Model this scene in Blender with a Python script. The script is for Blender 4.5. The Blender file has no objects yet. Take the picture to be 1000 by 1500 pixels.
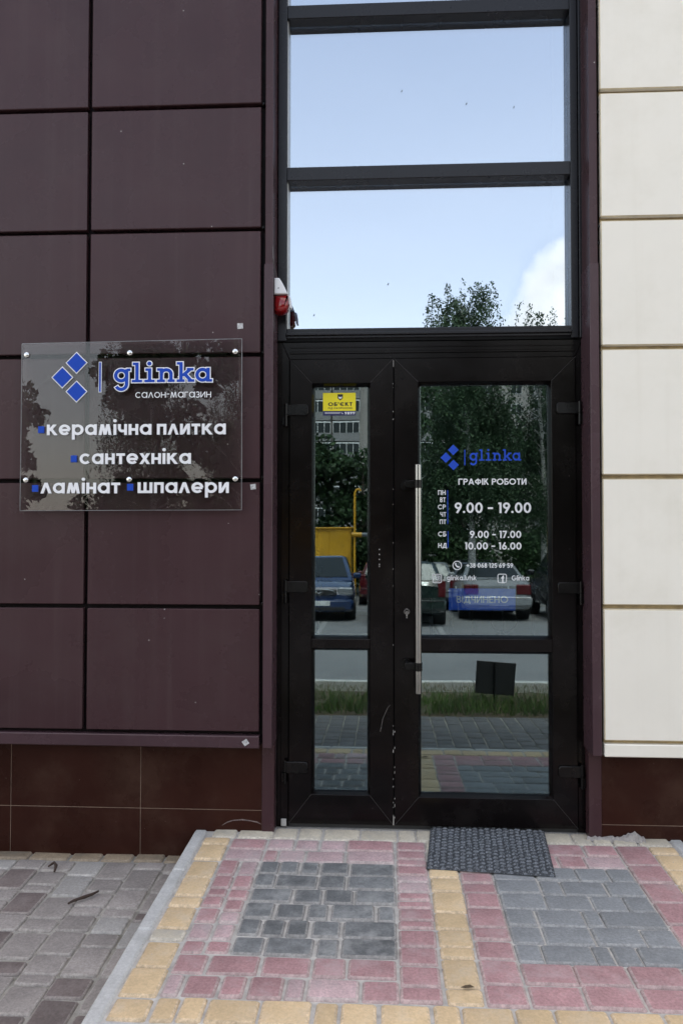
import bpy, math, random
from mathutils import Vector, Matrix, noise as mnoise
R_ = math.radians
PI = math.pi
scene = bpy.context.scene
COL = scene.collection
random.seed(11)

# ------------------------------------------------------------------ camera
YAW, PITCH, ROLL = R_(-3.063), R_(1.495), R_(-0.064)
cam_d = bpy.data.cameras.new('camera')
cam = bpy.data.objects.new('camera', cam_d); COL.objects.link(cam)
cy, sy, cp, sp, cr, sr = math.cos(YAW), math.sin(YAW), math.cos(PITCH), math.sin(PITCH), math.cos(ROLL), math.sin(ROLL)
RM = Matrix(((cr,0,-sr),(0,1,0),(sr,0,cr))) @ Matrix(((1,0,0),(0,cp,sp),(0,-sp,cp))) @ Matrix(((cy,-sy,0),(sy,cy,0),(0,0,1)))
right, fwd, up = RM[0], RM[1], RM[2]
m4 = Matrix(((right[0],up[0],-fwd[0],0),(right[1],up[1],-fwd[1],-4.0),(right[2],up[2],-fwd[2],1.467),(0,0,0,1)))
cam.matrix_world = m4
cam_d.sensor_fit = 'VERTICAL'; cam_d.sensor_height = 36.0; cam_d.lens = 28.0
cam_d.clip_start = 0.05; cam_d.clip_end = 1500
scene.camera = cam
scene.render.resolution_x = 682; scene.render.resolution_y = 1024

# ------------------------------------------------------------------ world, sun, exposure
SKY_STRENGTH, CLOUD_V, EXPOSURE = 0.15, 7.0, 1.49
SUN_ELEV, SUN_AZ = R_(68), R_(12)        # azimuth measured from +Y (behind the building) towards +X
w = bpy.data.worlds.new('World'); scene.world = w; w.use_nodes = True
nt = w.node_tree; nt.nodes.clear()
def N(t, typ, **kw):
    n = t.nodes.new(typ)
    for k, v in kw.items(): setattr(n, k, v)
    return n
def mathn(t, op, a, b=None, clamp=False):
    n = N(t, 'ShaderNodeMath', operation=op, use_clamp=clamp)
    for i, v in enumerate((a, b)):
        if v is None: continue
        if isinstance(v, (int, float)): n.inputs[i].default_value = v
        else: t.links.new(v, n.inputs[i])
    return n.outputs[0]
def vmath(t, op, a, b=None):
    n = N(t, 'ShaderNodeVectorMath', operation=op)
    for i, v in enumerate((a, b)):
        if v is None: continue
        if isinstance(v, tuple): n.inputs[i].default_value = v
        else: t.links.new(v, n.inputs[i])
    return n
def maprange(t, v, a, b, c, d, smooth=True):
    n = N(t, 'ShaderNodeMapRange', interpolation_type='SMOOTHSTEP' if smooth else 'LINEAR')
    t.links.new(v, n.inputs['Value'])
    for k, x in zip(('From Min','From Max','To Min','To Max'), (a,b,c,d)): n.inputs[k].default_value = x
    return n.outputs['Result']
sky = N(nt, 'ShaderNodeTexSky', sky_type='NISHITA', sun_disc=False, sun_elevation=SUN_ELEV, sun_rotation=SUN_AZ,
        altitude=100, air_density=1.0, dust_density=2.5, ozone_density=1.0)
tc = N(nt, 'ShaderNodeTexCoord')
dirn = vmath(nt, 'NORMALIZE', tc.outputs['Generated']).outputs[0]
sep = N(nt, 'ShaderNodeSeparateXYZ'); nt.links.new(dirn, sep.inputs[0])
zc = mathn(nt, 'ADD', mathn(nt, 'MAXIMUM', sep.outputs[2], 0.0), 0.12)
cmb = N(nt, 'ShaderNodeCombineXYZ')
nt.links.new(mathn(nt, 'DIVIDE', sep.outputs[0], zc), cmb.inputs[0]); nt.links.new(mathn(nt, 'DIVIDE', sep.outputs[1], zc), cmb.inputs[1])
nz = N(nt, 'ShaderNodeTexNoise'); nz.inputs['Scale'].default_value = 0.85; nz.inputs['Detail'].default_value = 8; nz.inputs['Roughness'].default_value = 0.55
off = vmath(nt, 'ADD', cmb.outputs[0], (3.7, 1.2, 0.4)).outputs[0]; nt.links.new(off, nz.inputs['Vector'])
hz = maprange(nt, sep.outputs[2], 0.0, 0.62, 0.44, 0.09, False)     # haze whitening towards the horizon
thin = mathn(nt, 'ADD', hz, maprange(nt, nz.outputs[0], 0.40, 0.85, 0.0, 0.04))
# cumulus heaps: soft-edged balls of direction, broken by noise
nz2 = N(nt, 'ShaderNodeTexNoise'); nz2.inputs['Scale'].default_value = 9.0; nz2.inputs['Detail'].default_value = 7; nz2.inputs['Roughness'].default_value = 0.55
nt.links.new(dirn, nz2.inputs['Vector'])
heap = None
for c, r in (((0.232,-0.925,0.245),0.100), ((0.30,-0.92,0.22),0.13), ((0.186,-0.945,0.215),0.074), ((0.55,-0.80,0.22),0.16), ((0.75,-0.6,0.3),0.14),
             ((-0.55,-0.78,0.2),0.12), ((-0.8,-0.5,0.28),0.18), ((-0.85,0.3,0.35),0.2), ((0.85,0.35,0.3),0.2), ((0.0,0.9,0.35),0.2), ((-0.3,-0.4,0.85),0.25), ((0.5,0.1,0.8),0.22)):
    L = math.sqrt(sum(k*k for k in c)); c = tuple(k/L for k in c)
    dd = vmath(nt, 'DISTANCE', dirn, c).outputs['Value']
    v = mathn(nt, 'SUBTRACT', r, mathn(nt, 'ADD', dd, mathn(nt, 'MULTIPLY', mathn(nt, 'SUBTRACT', nz2.outputs[0], 0.5), -0.13)))
    heap = v if heap is None else mathn(nt, 'MAXIMUM', heap, v)
heapm = maprange(nt, heap, -0.016, 0.030, 0.0, 0.95)
mask = mathn(nt, 'MAXIMUM', thin, heapm)
shade = maprange(nt, nz2.outputs[0], 0.32, 0.66, 0.80, 1.08)
shade = mathn(nt, 'ADD', 1.0, mathn(nt, 'MULTIPLY', mathn(nt, 'SUBTRACT', shade, 1.0), heapm))
shade = mathn(nt, 'MULTIPLY', shade, mathn(nt, 'SUBTRACT', 1.0, mathn(nt, 'MULTIPLY', heapm, 0.33)))   # heaps thick enough to grey slightly
ccol = N(nt, 'ShaderNodeMix', data_type='RGBA', blend_type='MULTIPLY'); ccol.inputs[0].default_value = 1.0
ccol.inputs[6].default_value = (CLOUD_V*1.01, CLOUD_V*0.975, CLOUD_V*0.915, 1); nt.links.new(shade, ccol.inputs[7])
mx = N(nt, 'ShaderNodeMix', data_type='RGBA')
warm = N(nt, 'ShaderNodeMix', data_type='RGBA', blend_type='MULTIPLY'); warm.inputs[0].default_value = 1.0
nt.links.new(sky.outputs[0], warm.inputs[6]); warm.inputs[7].default_value = (1.13, 1.0, 0.865, 1)
nt.links.new(mask, mx.inputs[0]); nt.links.new(warm.outputs[2], mx.inputs[6]); nt.links.new(ccol.outputs[2], mx.inputs[7])
bg = N(nt, 'ShaderNodeBackground'); bg.inputs['Strength'].default_value = SKY_STRENGTH
nt.links.new(mx.outputs[2], bg.inputs['Color'])
wo = N(nt, 'ShaderNodeOutputWorld'); nt.links.new(bg.outputs[0], wo.inputs['Surface'])

sun_d = bpy.data.lights.new('sun', 'SUN'); sun = bpy.data.objects.new('sun', sun_d); COL.objects.link(sun)
sun_d.energy = 1.0; sun_d.angle = R_(14); sun_d.color = (1, 0.95, 0.88)
sdir = Vector((math.sin(SUN_AZ)*math.cos(SUN_ELEV), math.cos(SUN_AZ)*math.cos(SUN_ELEV), math.sin(SUN_ELEV)))
sun.rotation_euler = sdir.to_track_quat('Z', 'Y').to_euler()
vs = scene.view_settings
vs.view_transform = 'Standard'; vs.look = 'None'; vs.exposure = EXPOSURE; vs.gamma = 1.0; vs.use_curve_mapping = False
try:
    scene.cycles.max_bounces = 10; scene.cycles.transparent_max_bounces = 24; scene.cycles.glossy_bounces = 6
    scene.cycles.use_denoising = True
except Exception: pass

# ------------------------------------------------------------------ materials
def newmat(name):
    m = bpy.data.materials.new(name); m.use_nodes = True
    t = m.node_tree; b = t.nodes['Principled BSDF']
    return m, t, b
def specks(t, co, scale, size, keep):
    """small round marks: 1 inside a mark"""
    v = N(t, 'ShaderNodeTexVoronoi'); v.inputs['Scale'].default_value = scale; t.links.new(co, v.inputs['Vector'])
    near = mathn(t, 'LESS_THAN', v.outputs['Distance'], size)
    sc = N(t, 'ShaderNodeSeparateColor'); t.links.new(v.outputs['Color'], sc.inputs[0])
    return mathn(t, 'MULTIPLY', near, mathn(t, 'LESS_THAN', sc.outputs[0], keep))
def mixc(t, fac, a, b, mode='MIX'):
    n = N(t, 'ShaderNodeMix', data_type='RGBA', blend_type=mode)
    for i, v in ((0, fac), (6, a), (7, b)):
        if isinstance(v, (int, float)): n.inputs[i].default_value = v
        elif isinstance(v, tuple): n.inputs[i].default_value = (*v[:3], 1)
        else: t.links.new(v, n.inputs[i])
    return n.outputs[2]
def mat(name, col, rough=0.5, metal=0.0, var=0.15, nscale=6.0, bump=0.0, bscale=80.0, spec=0.5, objvar=0.0, speck=None, coords='Object', dirt=None, rvar=0.12, coat=0.0, grain=0.0, wave=0.0, streak=None):
    m, t, b = newmat(name)
    tcn = N(t, 'ShaderNodeTexCoord')
    geo = N(t, 'ShaderNodeNewGeometry')
    co = geo.outputs['Position'] if coords == 'World' else tcn.outputs['Object']
    n1 = N(t, 'ShaderNodeTexNoise'); n1.inputs['Scale'].default_value = nscale; n1.inputs['Detail'].default_value = 6; n1.inputs['Roughness'].default_value = 0.6
    t.links.new(co, n1.inputs['Vector'])
    fac = maprange(t, n1.outputs[0], 0.3, 0.7, 1-var, 1+var, False)
    if objvar:
        oi = N(t, 'ShaderNodeObjectInfo')
        fac = mathn(t, 'MULTIPLY', fac, maprange(t, oi.outputs['Random'], 0, 1, 1-objvar, 1+objvar, False))
    c = N(t, 'ShaderNodeVectorMath', operation='SCALE'); c.inputs[0].default_value = col[:3]; t.links.new(fac, c.inputs['Scale'])
    out = c.outputs[0]
    if grain:
        n4 = N(t, 'ShaderNodeTexNoise'); n4.inputs['Scale'].default_value = 95; n4.inputs['Detail'].default_value = 4; n4.inputs['Roughness'].default_value = 0.75
        t.links.new(co, n4.inputs['Vector'])
        sc4 = N(t, 'ShaderNodeVectorMath', operation='SCALE'); t.links.new(out, sc4.inputs[0]); t.links.new(maprange(t, n4.outputs[0], 0.32, 0.68, 1-grain, 1+grain, False), sc4.inputs['Scale']); out = sc4.outputs[0]
    if dirt:                       # (colour, amount, scale)
        n3 = N(t, 'ShaderNodeTexNoise'); n3.inputs['Scale'].default_value = dirt[2]; n3.inputs['Detail'].default_value = 9; n3.inputs['Roughness'].default_value = 0.7
        t.links.new(co, n3.inputs['Vector'])
        out = mixc(t, maprange(t, n3.outputs[0], 0.45, 0.75, 0, dirt[1]), out, dirt[0])
    if streak:                     # (colour, amount): faint rain runs down a wall
        mp = N(t, 'ShaderNodeMapping'); mp.inputs['Scale'].default_value = (17, 17, 0.55); t.links.new(co, mp.inputs['Vector'])
        n6 = N(t, 'ShaderNodeTexNoise'); n6.inputs['Scale'].default_value = 1.0; n6.inputs['Detail'].default_value = 5; n6.inputs['Roughness'].default_value = 0.65
        t.links.new(mp.outputs[0], n6.inputs['Vector'])
        out = mixc(t, maprange(t, n6.outputs[0], 0.48, 0.78, 0, streak[1]), out, streak[0])
    if speck:                      # (scale, size, keep, colour)
        out = mixc(t, mathn(t, 'MULTIPLY', specks(t, co, speck[0], speck[1], speck[2]), 0.8), out, speck[3])
    t.links.new(out, b.inputs['Base Color'])
    b.inputs['Metallic'].default_value = metal
    b.inputs['Specular IOR Level'].default_value = spec
    if coat: b.inputs['Coat Weight'].default_value = coat; b.inputs['Coat Roughness'].default_value = 0.05
    t.links.new(maprange(t, n1.outputs[0], 0.3, 0.7, max(0.02, rough-rvar), min(1, rough+rvar), False), b.inputs['Roughness'])
    if bump:
        n2 = N(t, 'ShaderNodeTexNoise'); n2.inputs['Scale'].default_value = bscale; n2.inputs['Detail'].default_value = 5
        t.links.new(co, n2.inputs['Vector'])
        bm = N(t, 'ShaderNodeBump'); bm.inputs['Strength'].default_value = bump; bm.inputs['Distance'].default_value = 0.003
        t.links.new(n2.outputs[0], bm.inputs['Height']); t.links.new(bm.outputs[0], b.inputs['Normal'])
        if wave:
            n5 = N(t, 'ShaderNodeTexNoise'); n5.inputs['Scale'].default_value = 1.7; n5.inputs['Detail'].default_value = 2; t.links.new(co, n5.inputs['Vector'])
            b5 = N(t, 'ShaderNodeBump'); b5.inputs['Strength'].default_value = 1.0; b5.inputs['Distance'].default_value = wave
            t.links.new(n5.outputs[0], b5.inputs['Height']); t.links.new(b5.outputs[0], bm.inputs['Normal'])
    return m
def glass(name, refl, tint, gcol=(1, 1, 1), wob=0.0):
    m, t, b = newmat(name); t.nodes.remove(b)
    tr = N(t, 'ShaderNodeBsdfTransparent'); tr.inputs[0].default_value = (*tint, 1)
    gl = N(t, 'ShaderNodeBsdfGlossy'); gl.inputs['Roughness'].default_value = 0.0; gl.inputs[0].default_value = (*gcol, 1)
    lw = N(t, 'ShaderNodeFresnel'); lw.inputs['IOR'].default_value = 1.5
    f = mathn(t, 'ADD', lw.outputs[0], refl - 0.04, True)
    if wob:
        tcn = N(t, 'ShaderNodeTexCoord')
        n2 = N(t, 'ShaderNodeTexNoise'); n2.inputs['Scale'].default_value = 1.6; n2.inputs['Detail'].default_value = 1
        t.links.new(tcn.outputs['Object'], n2.inputs['Vector'])
        bm = N(t, 'ShaderNodeBump'); bm.inputs['Strength'].default_value = 1.0; bm.inputs['Distance'].default_value = wob
        t.links.new(n2.outputs[0], bm.inputs['Height']); t.links.new(bm.outputs[0], gl.inputs['Normal'])
    mxs = N(t, 'ShaderNodeMixShader'); t.links.new(f, mxs.inputs[0]); t.links.new(tr.outputs[0], mxs.inputs[1]); t.links.new(gl.outputs[0], mxs.inputs[2])
    t.links.new(mxs.outputs[0], t.nodes['Material Output'].inputs['Surface'])
    return m

WHITE_SPECK = (0.45, 0.42, 0.40)
M = {}
M['maroon'] = mat('maroon_metal', (0.054, 0.026, 0.030), 0.27, wave=0.006, streak=((0.10,0.07,0.07),0.22), spec=0.28, rvar=0.05, var=0.10, nscale=2.2, speck=(13, 0.045, 0.22, WHITE_SPECK), dirt=((0.085,0.062,0.06),0.18,2.6), bump=0.02, bscale=300, coords='World')
M['maroon_trim'] = mat('maroon_trim_metal', (0.066, 0.036, 0.043), 0.27, spec=0.32, rvar=0.06, var=0.12, nscale=3.0, speck=(30, 0.04, 0.08, WHITE_SPECK), dirt=((0.11,0.08,0.09),0.2,5.0), coords='World')
M['maroon_deep'] = mat('maroon_joint', (0.008, 0.005, 0.006), 0.6, spec=0.15, coords='World')
M['plinth'] = mat('brown_plinth_tile', (0.034, 0.0115, 0.008), 0.30, spec=0.12, rvar=0.06, var=0.18, nscale=3.5, speck=(48, 0.06, 0.07, (0.3,0.22,0.18)), dirt=((0.085,0.048,0.034),0.5,2.2), bump=0.05, bscale=90, coords='World')
M['grout'] = mat('tile_grout', (0.24, 0.17, 0.125), 0.9, var=0.3, coords='World')
M['pvc'] = mat('dark_brown_frame', (0.0040, 0.0029, 0.0030), 0.17, rvar=0.05, var=0.15, nscale=5, speck=(34, 0.035, 0.05, (0.3,0.28,0.26)), dirt=((0.02,0.017,0.016),0.4,4.0), bump=0.012, bscale=160, spec=0.20, coords='World')
M['seam'] = mat('mitre_seam', (0.035, 0.03, 0.03), 0.6)
M['anthracite'] = mat('anthracite_frame', (0.011, 0.011, 0.014), 0.28, spec=0.35, rvar=0.05, var=0.1, nscale=4, coords='World', speck=(22, 0.03, 0.04, (0.25,0.24,0.23)))
M['black'] = mat('black_hardware', (0.004, 0.004, 0.004), 0.28, spec=0.3)
M['rubber'] = mat('black_gasket', (0.003, 0.003, 0.003), 0.6, spec=0.15)
M['cream'] = mat('cream_metal', (0.90, 0.855, 0.755), 0.42, var=0.025, nscale=2.0, speck=(9, 0.02, 0.06, (0.25,0.22,0.2)), dirt=((0.74,0.69,0.57),0.4,1.7), streak=((0.66,0.60,0.48),0.12), coords='World')
M['cream_joint'] = mat('cream_joint_backing', (0.46, 0.35, 0.19), 0.7, var=0.25, nscale=20, coords='World')
M['cream_edge'] = mat('grimy_cream_edge', (0.62, 0.53, 0.36), 0.5, var=0.25, nscale=9, coords='World')
M['steel'] = mat('brushed_steel', (0.36, 0.36, 0.355), 0.22, metal=1.0, var=0.06, nscale=12, rvar=0.04)
M['chrome'] = mat('polished_steel', (0.75, 0.75, 0.74), 0.15, metal=1.0, var=0.05)
M['alu'] = mat('raw_aluminium', (0.55, 0.55, 0.53), 0.45, metal=0.6, var=0.2)
M['white_letter'] = mat('white_letter_face', (0.88, 0.88, 0.90), 0.4, var=0.03)
M['white_print'] = mat('white_vinyl', (0.78, 0.79, 0.80), 0.5, var=0.03)
M['blue_letter'] = mat('blue_letter_face', (0.016, 0.070, 0.46), 0.45, spec=0.15, var=0.05)
M['blue_print'] = mat('blue_vinyl', (0.022, 0.075, 0.50), 0.5, spec=0.15, var=0.05)
M['yellow_print'] = mat('yellow_vinyl', (0.82, 0.70, 0.01), 0.45, var=0.03)
M['navy_print'] = mat('navy_vinyl', (0.02, 0.022, 0.09), 0.5, var=0.05)
M['black_print'] = mat('black_vinyl', (0.01, 0.01, 0.01), 0.5)
M['plaque'] = mat('blue_plaque', (0.02, 0.13, 0.70), 0.5, var=0.05)
M['siren_white'] = mat('white_plastic', (0.75, 0.75, 0.76), 0.35, var=0.03)
M['siren_red'] = mat('red_lens', (0.26, 0.004, 0.006), 0.12, var=0.1, coat=0.6)
M['mat'] = mat('grey_woven_mat', (0.040, 0.044, 0.050), 0.9, grain=0.5, var=0.6, nscale=140, bump=0.5, bscale=500, dirt=((0.20,0.21,0.22),0.7,260))
M['mat_light'] = mat('pale_mat_fibre', (0.125, 0.135, 0.15), 0.9, grain=0.5, var=0.6, nscale=140, bump=0.5, bscale=500, dirt=((0.30,0.31,0.33),0.8,230))
M['st_yellow'] = mat('yellow_paver', (0.68, 0.505, 0.30), 0.85, var=0.10, nscale=14, objvar=0.12, bump=0.25, bscale=180, dirt=((0.52,0.47,0.40),0.45,7.0), grain=0.12, coords='World', spec=0.3)
M['st_yellow_pale'] = mat('pale_worn_yellow_paver', (0.58, 0.52, 0.41), 0.88, var=0.12, nscale=14, objvar=0.14, bump=0.3, bscale=180, dirt=((0.42,0.40,0.37),0.6,9.0), grain=0.12, coords='World', spec=0.3)
M['st_pink'] = mat('red_paver', (0.43, 0.250, 0.252), 0.85, var=0.14, nscale=12, objvar=0.13, bump=0.3, bscale=160, dirt=((0.50,0.385,0.38),0.75,7.0), grain=0.22, coords='World', spec=0.3)
M['st_pink_dusty'] = mat('dusty_red_paver', (0.50, 0.36, 0.36), 0.88, var=0.14, nscale=12, objvar=0.13, bump=0.3, bscale=160, dirt=((0.44,0.39,0.38),0.8,7.0), grain=0.22, coords='World', spec=0.3)
M['st_dark'] = mat('charcoal_paver', (0.185, 0.190, 0.190), 0.85, var=0.22, nscale=16, objvar=0.2, bump=0.35, bscale=150, dirt=((0.36,0.36,0.345),0.8,8.0), grain=0.22, coords='World', spec=0.3)
M['st_grey'] = mat('slate_paver', (0.255, 0.262, 0.266), 0.82, var=0.10, nscale=14, objvar=0.09, bump=0.25, bscale=150, dirt=((0.27,0.28,0.29),0.5,6.0), grain=0.22, coords='World', spec=0.3)
M['st_walk'] = mat('brown_grey_paver', (0.33, 0.295, 0.27), 0.85, var=0.12, nscale=10, objvar=0.17, bump=0.3, bscale=150, dirt=((0.17,0.15,0.14),0.55,4.0), grain=0.22, coords='World', spec=0.3)
M['st_walk_dark'] = mat('dark_brown_paver', (0.185, 0.150, 0.138), 0.85, grain=0.22, var=0.15, nscale=10, objvar=0.15, bump=0.3, bscale=150, dirt=((0.28,0.25,0.23),0.5,5.0), coords='World', spec=0.3)
M['st_walk_light'] = mat('pale_grey_paver', (0.37, 0.35, 0.325), 0.85, grain=0.2, var=0.12, nscale=10, objvar=0.1, bump=0.3, bscale=150, dirt=((0.22,0.20,0.18),0.5,5.0), coords='World', spec=0.3)
M['st_tan'] = mat('tan_edge_paver', (0.29, 0.225, 0.155), 0.9, var=0.2, nscale=9, objvar=0.15, bump=0.3, bscale=150, dirt=((0.18,0.16,0.13),0.7,5.0), grain=0.22, coords='World', spec=0.2)
M['st_far'] = mat('dark_grey_paver', (0.145, 0.137, 0.137), 0.8, var=0.12, nscale=9, objvar=0.16, bump=0.3, bscale=150, grain=0.22, coords='World')
M['sand'] = mat('joint_sand', (0.55, 0.52, 0.475), 0.95, var=0.22, nscale=22, bump=0.6, bscale=260, dirt=((0.30,0.285,0.26),0.6,9.0), coords='World', spec=0.1)
M['joint_dark'] = mat('mossy_joint', (0.40, 0.375, 0.33), 0.95, var=0.3, nscale=12, dirt=((0.07,0.07,0.035),0.9,4.0), bump=0.5, bscale=200, coords='World', spec=0.1)
M['kerb'] = mat('concrete_kerb', (0.54, 0.535, 0.515), 0.88, var=0.08, nscale=9, grain=0.14, bump=0.3, bscale=160, dirt=((0.36,0.355,0.335),0.7,6.0), coords='World', spec=0.3)
M['soil'] = mat('dry_soil', (0.11, 0.085, 0.055), 0.95, var=0.3, nscale=6, bump=1.0, bscale=40, coords='World', dirt=((0.17,0.14,0.09),0.7,9.0))
M['asphalt'] = mat('pale_asphalt', (0.185, 0.185, 0.19), 0.85, var=0.12, nscale=1.5, bump=0.4, bscale=90, coords='World', dirt=((0.24,0.24,0.24),0.5,0.7))
M['ground'] = mat('far_ground', (0.10, 0.10, 0.08), 0.95, var=0.3, nscale=0.3, coords='World')
M['line'] = mat('road_paint', (0.29, 0.29, 0.29), 0.8, var=0.3, nscale=9, coords='World')
M['mortar'] = mat('spilt_mortar', (0.36, 0.33, 0.31), 0.95, var=0.25, nscale=30, bump=0.8, bscale=120, coords='World')
M['bark_dead'] = mat('dead_bark', (0.055, 0.035, 0.026), 0.9, var=0.3, nscale=40, bump=0.6, bscale=90)
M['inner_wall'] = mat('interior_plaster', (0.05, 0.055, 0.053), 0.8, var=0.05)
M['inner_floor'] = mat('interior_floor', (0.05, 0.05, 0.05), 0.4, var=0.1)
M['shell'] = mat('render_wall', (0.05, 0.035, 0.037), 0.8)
SAND = (0.52, 0.485, 0.44)
RIM = {}
for k_, c_, f_ in (('st_yellow',(0.68,0.505,0.30),.22),('st_yellow_pale',(0.58,0.52,0.41),.35),('st_pink',(0.43,0.25,0.252),.42),('st_pink_dusty',(0.45,0.31,0.315),.5),('st_dark',(0.19,0.19,0.19),.34),('st_grey',(0.255,0.262,0.266),.22),('st_walk',(0.30,0.265,0.24),.30),('st_walk_dark',(0.185,0.15,0.138),.3),('st_walk_light',(0.37,0.35,0.325),.3),('st_tan',(0.29,0.225,0.155),.1),('st_far',(0.12,0.115,0.115),.1)):
    RIM[k_] = k_+'_rim'
    M[k_+'_rim'] = mat(k_+'_dusty_rim', tuple(a*(1-f_)+b_*f_ for a, b_ in zip(c_, SAND)), 0.9, var=0.2, nscale=30, objvar=0.1, grain=0.25, bump=0.3, bscale=200, coords='World', spec=0.2)
# coloured part: reflective coatings
M['glass_up'] = glass('coated_window_glass', 0.56, (0.55, 0.60, 0.62), (0.785, 0.865, 0.965), wob=0.0010)
M['glass_door'] = glass('tinted_door_glass', 0.19, (0.93, 0.955, 0.95), (0.74, 0.93, 0.98), wob=0.0004)
M['acrylic'] = glass('clear_acrylic', 0.029, (0.975, 0.975, 0.975), wob=0.002)

# ------------------------------------------------------------------ mesh builder
class MB:
    def __init__(s): s.v = []; s.f = []; s.mi = []
    def add(s, vs, fs, mi=0):
        o = len(s.v); s.v += [tuple(p) for p in vs]
        for f in fs: s.f.append(tuple(i+o for i in f)); s.mi.append(mi)
    def box(s, x0, x1, y0, y1, z0, z1, b=0.0, mi=0, mie=None):
        if b <= 0:
            s.add([(x,y,z) for z in (z0,z1) for y in (y0,y1) for x in (x0,x1)],
                  [(0,2,3,1),(4,5,7,6),(0,1,5,4),(2,6,7,3),(0,4,6,2),(1,3,7,5)], mi); return
        b = min(b, (x1-x0)/2.01, (y1-y0)/2.01, (z1-z0)/2.01)
        vs = []; idx = {}
        for sx in (0,1):
            for sy in (0,1):
                for sz in (0,1):
                    X, Y, Z = (x0,x1)[sx], (y0,y1)[sy], (z0,z1)[sz]
                    dx, dy, dz = (b,-b)[sx], (b,-b)[sy], (b,-b)[sz]
                    for ax, p in ((0,(X,Y+dy,Z+dz)), (1,(X+dx,Y,Z+dz)), (2,(X+dx,Y+dy,Z))):
                        idx[(sx,sy,sz,ax)] = len(vs); vs.append(p)
        fs = []
        for a in (0,1):
            fs.append([idx[(a,0,0,0)], idx[(a,1,0,0)], idx[(a,1,1,0)], idx[(a,0,1,0)]])
            fs.append([idx[(0,a,0,1)], idx[(1,a,0,1)], idx[(1,a,1,1)], idx[(0,a,1,1)]])
            fs.append([idx[(0,0,a,2)], idx[(1,0,a,2)], idx[(1,1,a,2)], idx[(0,1,a,2)]])
        for a in (0,1):
            for c in (0,1):
                fs.append([idx[(a,c,0,0)], idx[(a,c,1,0)], idx[(a,c,1,1)], idx[(a,c,0,1)]])
                fs.append([idx[(a,0,c,0)], idx[(a,1,c,0)], idx[(a,1,c,2)], idx[(a,0,c,2)]])
                fs.append([idx[(0,a,c,1)], idx[(1,a,c,1)], idx[(1,a,c,2)], idx[(0,a,c,2)]])
        for k in [(a,c,d) for a in (0,1) for c in (0,1) for d in (0,1)]: fs.append([idx[(*k,0)], idx[(*k,1)], idx[(*k,2)]])
        ctr = Vector(((x0+x1)/2,(y0+y1)/2,(z0+z1)/2)); out = []
        for f in fs:
            p = [Vector(vs[i]) for i in f]; n = (p[1]-p[0]).cross(p[2]-p[0]); c = sum(p, Vector())/len(p)
            out.append(tuple(f) if n.dot(c-ctr) > 0 else tuple(reversed(f)))
        s.add(vs, out[:6], mi); o_ = len(s.v)-len(vs)
        for f in out[6:]: s.f.append(tuple(i+o_ for i in f)); s.mi.append(mi if mie is None else mie)
    def prism(s, poly, y0, y1, b=0.0, mi=0):
        """polygon in x,z (anticlockwise seen from the front), front at y0, back at y1, front edge chamfered by b"""
        a = sum(poly[i][0]*poly[(i+1)%len(poly)][1]-poly[(i+1)%len(poly)][0]*poly[i][1] for i in range(len(poly)))
        if a < 0: poly = poly[::-1]
        n = len(poly); ins = []
        for i in range(n):
            p0, p, p1 = Vector(poly[i-1]), Vector(poly[i]), Vector(poly[(i+1)%n])
            d0 = (p-p0).normalized(); d1 = (p1-p).normalized()
            n0 = Vector((-d0.y, d0.x)); n1 = Vector((-d1.y, d1.x)); k = max(0.3, 1+n0.dot(n1))
            q = p + (n0+n1)*(b/k); ins.append((q.x, q.y))
        vs = [(x, y0, z) for x, z in ins] + [(x, y0+b, z) for x, z in poly] + [(x, y1, z) for x, z in poly]
        fs = [tuple(range(n)), tuple(range(3*n-1, 2*n-1, -1))]
        for i in range(n):
            j = (i+1) % n
            if b > 0: fs.append((i, n+i, n+j, j))
            fs.append((n+i, 2*n+i, 2*n+j, n+j))
        if b <= 0:
            vs = vs[n:]; fs = [tuple(k-n if fi > 0 else k for k in f) for fi, f in enumerate(fs)]
        s.add(vs, fs, mi)
    def tube(s, pts, r, n=8, mi=0, cap=True):
        pts = [Vector(p) for p in pts]; rs = r if isinstance(r, (list, tuple)) else [r]*len(pts)
        vs = []; fs = []; prev = None
        for i, p in enumerate(pts):
            d = (pts[min(i+1, len(pts)-1)] - pts[max(i-1, 0)]).normalized()
            if prev is None: u = d.orthogonal().normalized()
            else: u = (prev - d*prev.dot(d)); u = u.normalized() if u.length > 1e-6 else d.orthogonal().normalized()
            prev = u; v = d.cross(u)
            for k in range(n):
                a = 2*PI*k/n; vs.append(p + (u*math.cos(a) + v*math.sin(a))*rs[i])
        for i in range(len(pts)-1):
            for k in range(n): fs.append((i*n+k, i*n+(k+1)%n, (i+1)*n+(k+1)%n, (i+1)*n+k))
        if cap: fs.append(tuple(range(n-1, -1, -1))); fs.append(tuple((len(pts)-1)*n+k for k in range(n)))
        s.add(vs, fs, mi)
    def disc(s, c, axis, r, h, n=16, mi=0):
        c = Vector(c); a = Vector(axis).normalized(); s.tube([c, c+a*h], r, n, mi)
    def build(s, name, mats, parent=None, smooth=None, loc=None):
        me = bpy.data.meshes.new(name); me.from_pydata(s.v, [], s.f)
        for m in (mats if isinstance(mats, (list, tuple)) else [mats]): me.materials.append(M[m] if isinstance(m, str) else m)
        if any(s.mi): me.polygons.foreach_set('material_index', s.mi)
        if smooth:
            me.polygons.foreach_set('use_smooth', [True]*len(me.polygons))
            me.set_sharp_from_angle(angle=R_(smooth))
        me.update()
        o = bpy.data.objects.new(name, me); COL.objects.link(o)
        if parent is not None: o.parent = parent
        if loc: o.location = loc
        return o
def tag(o, label=None, cat=None, group=None, kind=None):
    if label: o['label'] = label
    if cat: o['category'] = cat
    if group: o['group'] = group
    if kind: o['kind'] = kind
    return o
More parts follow.
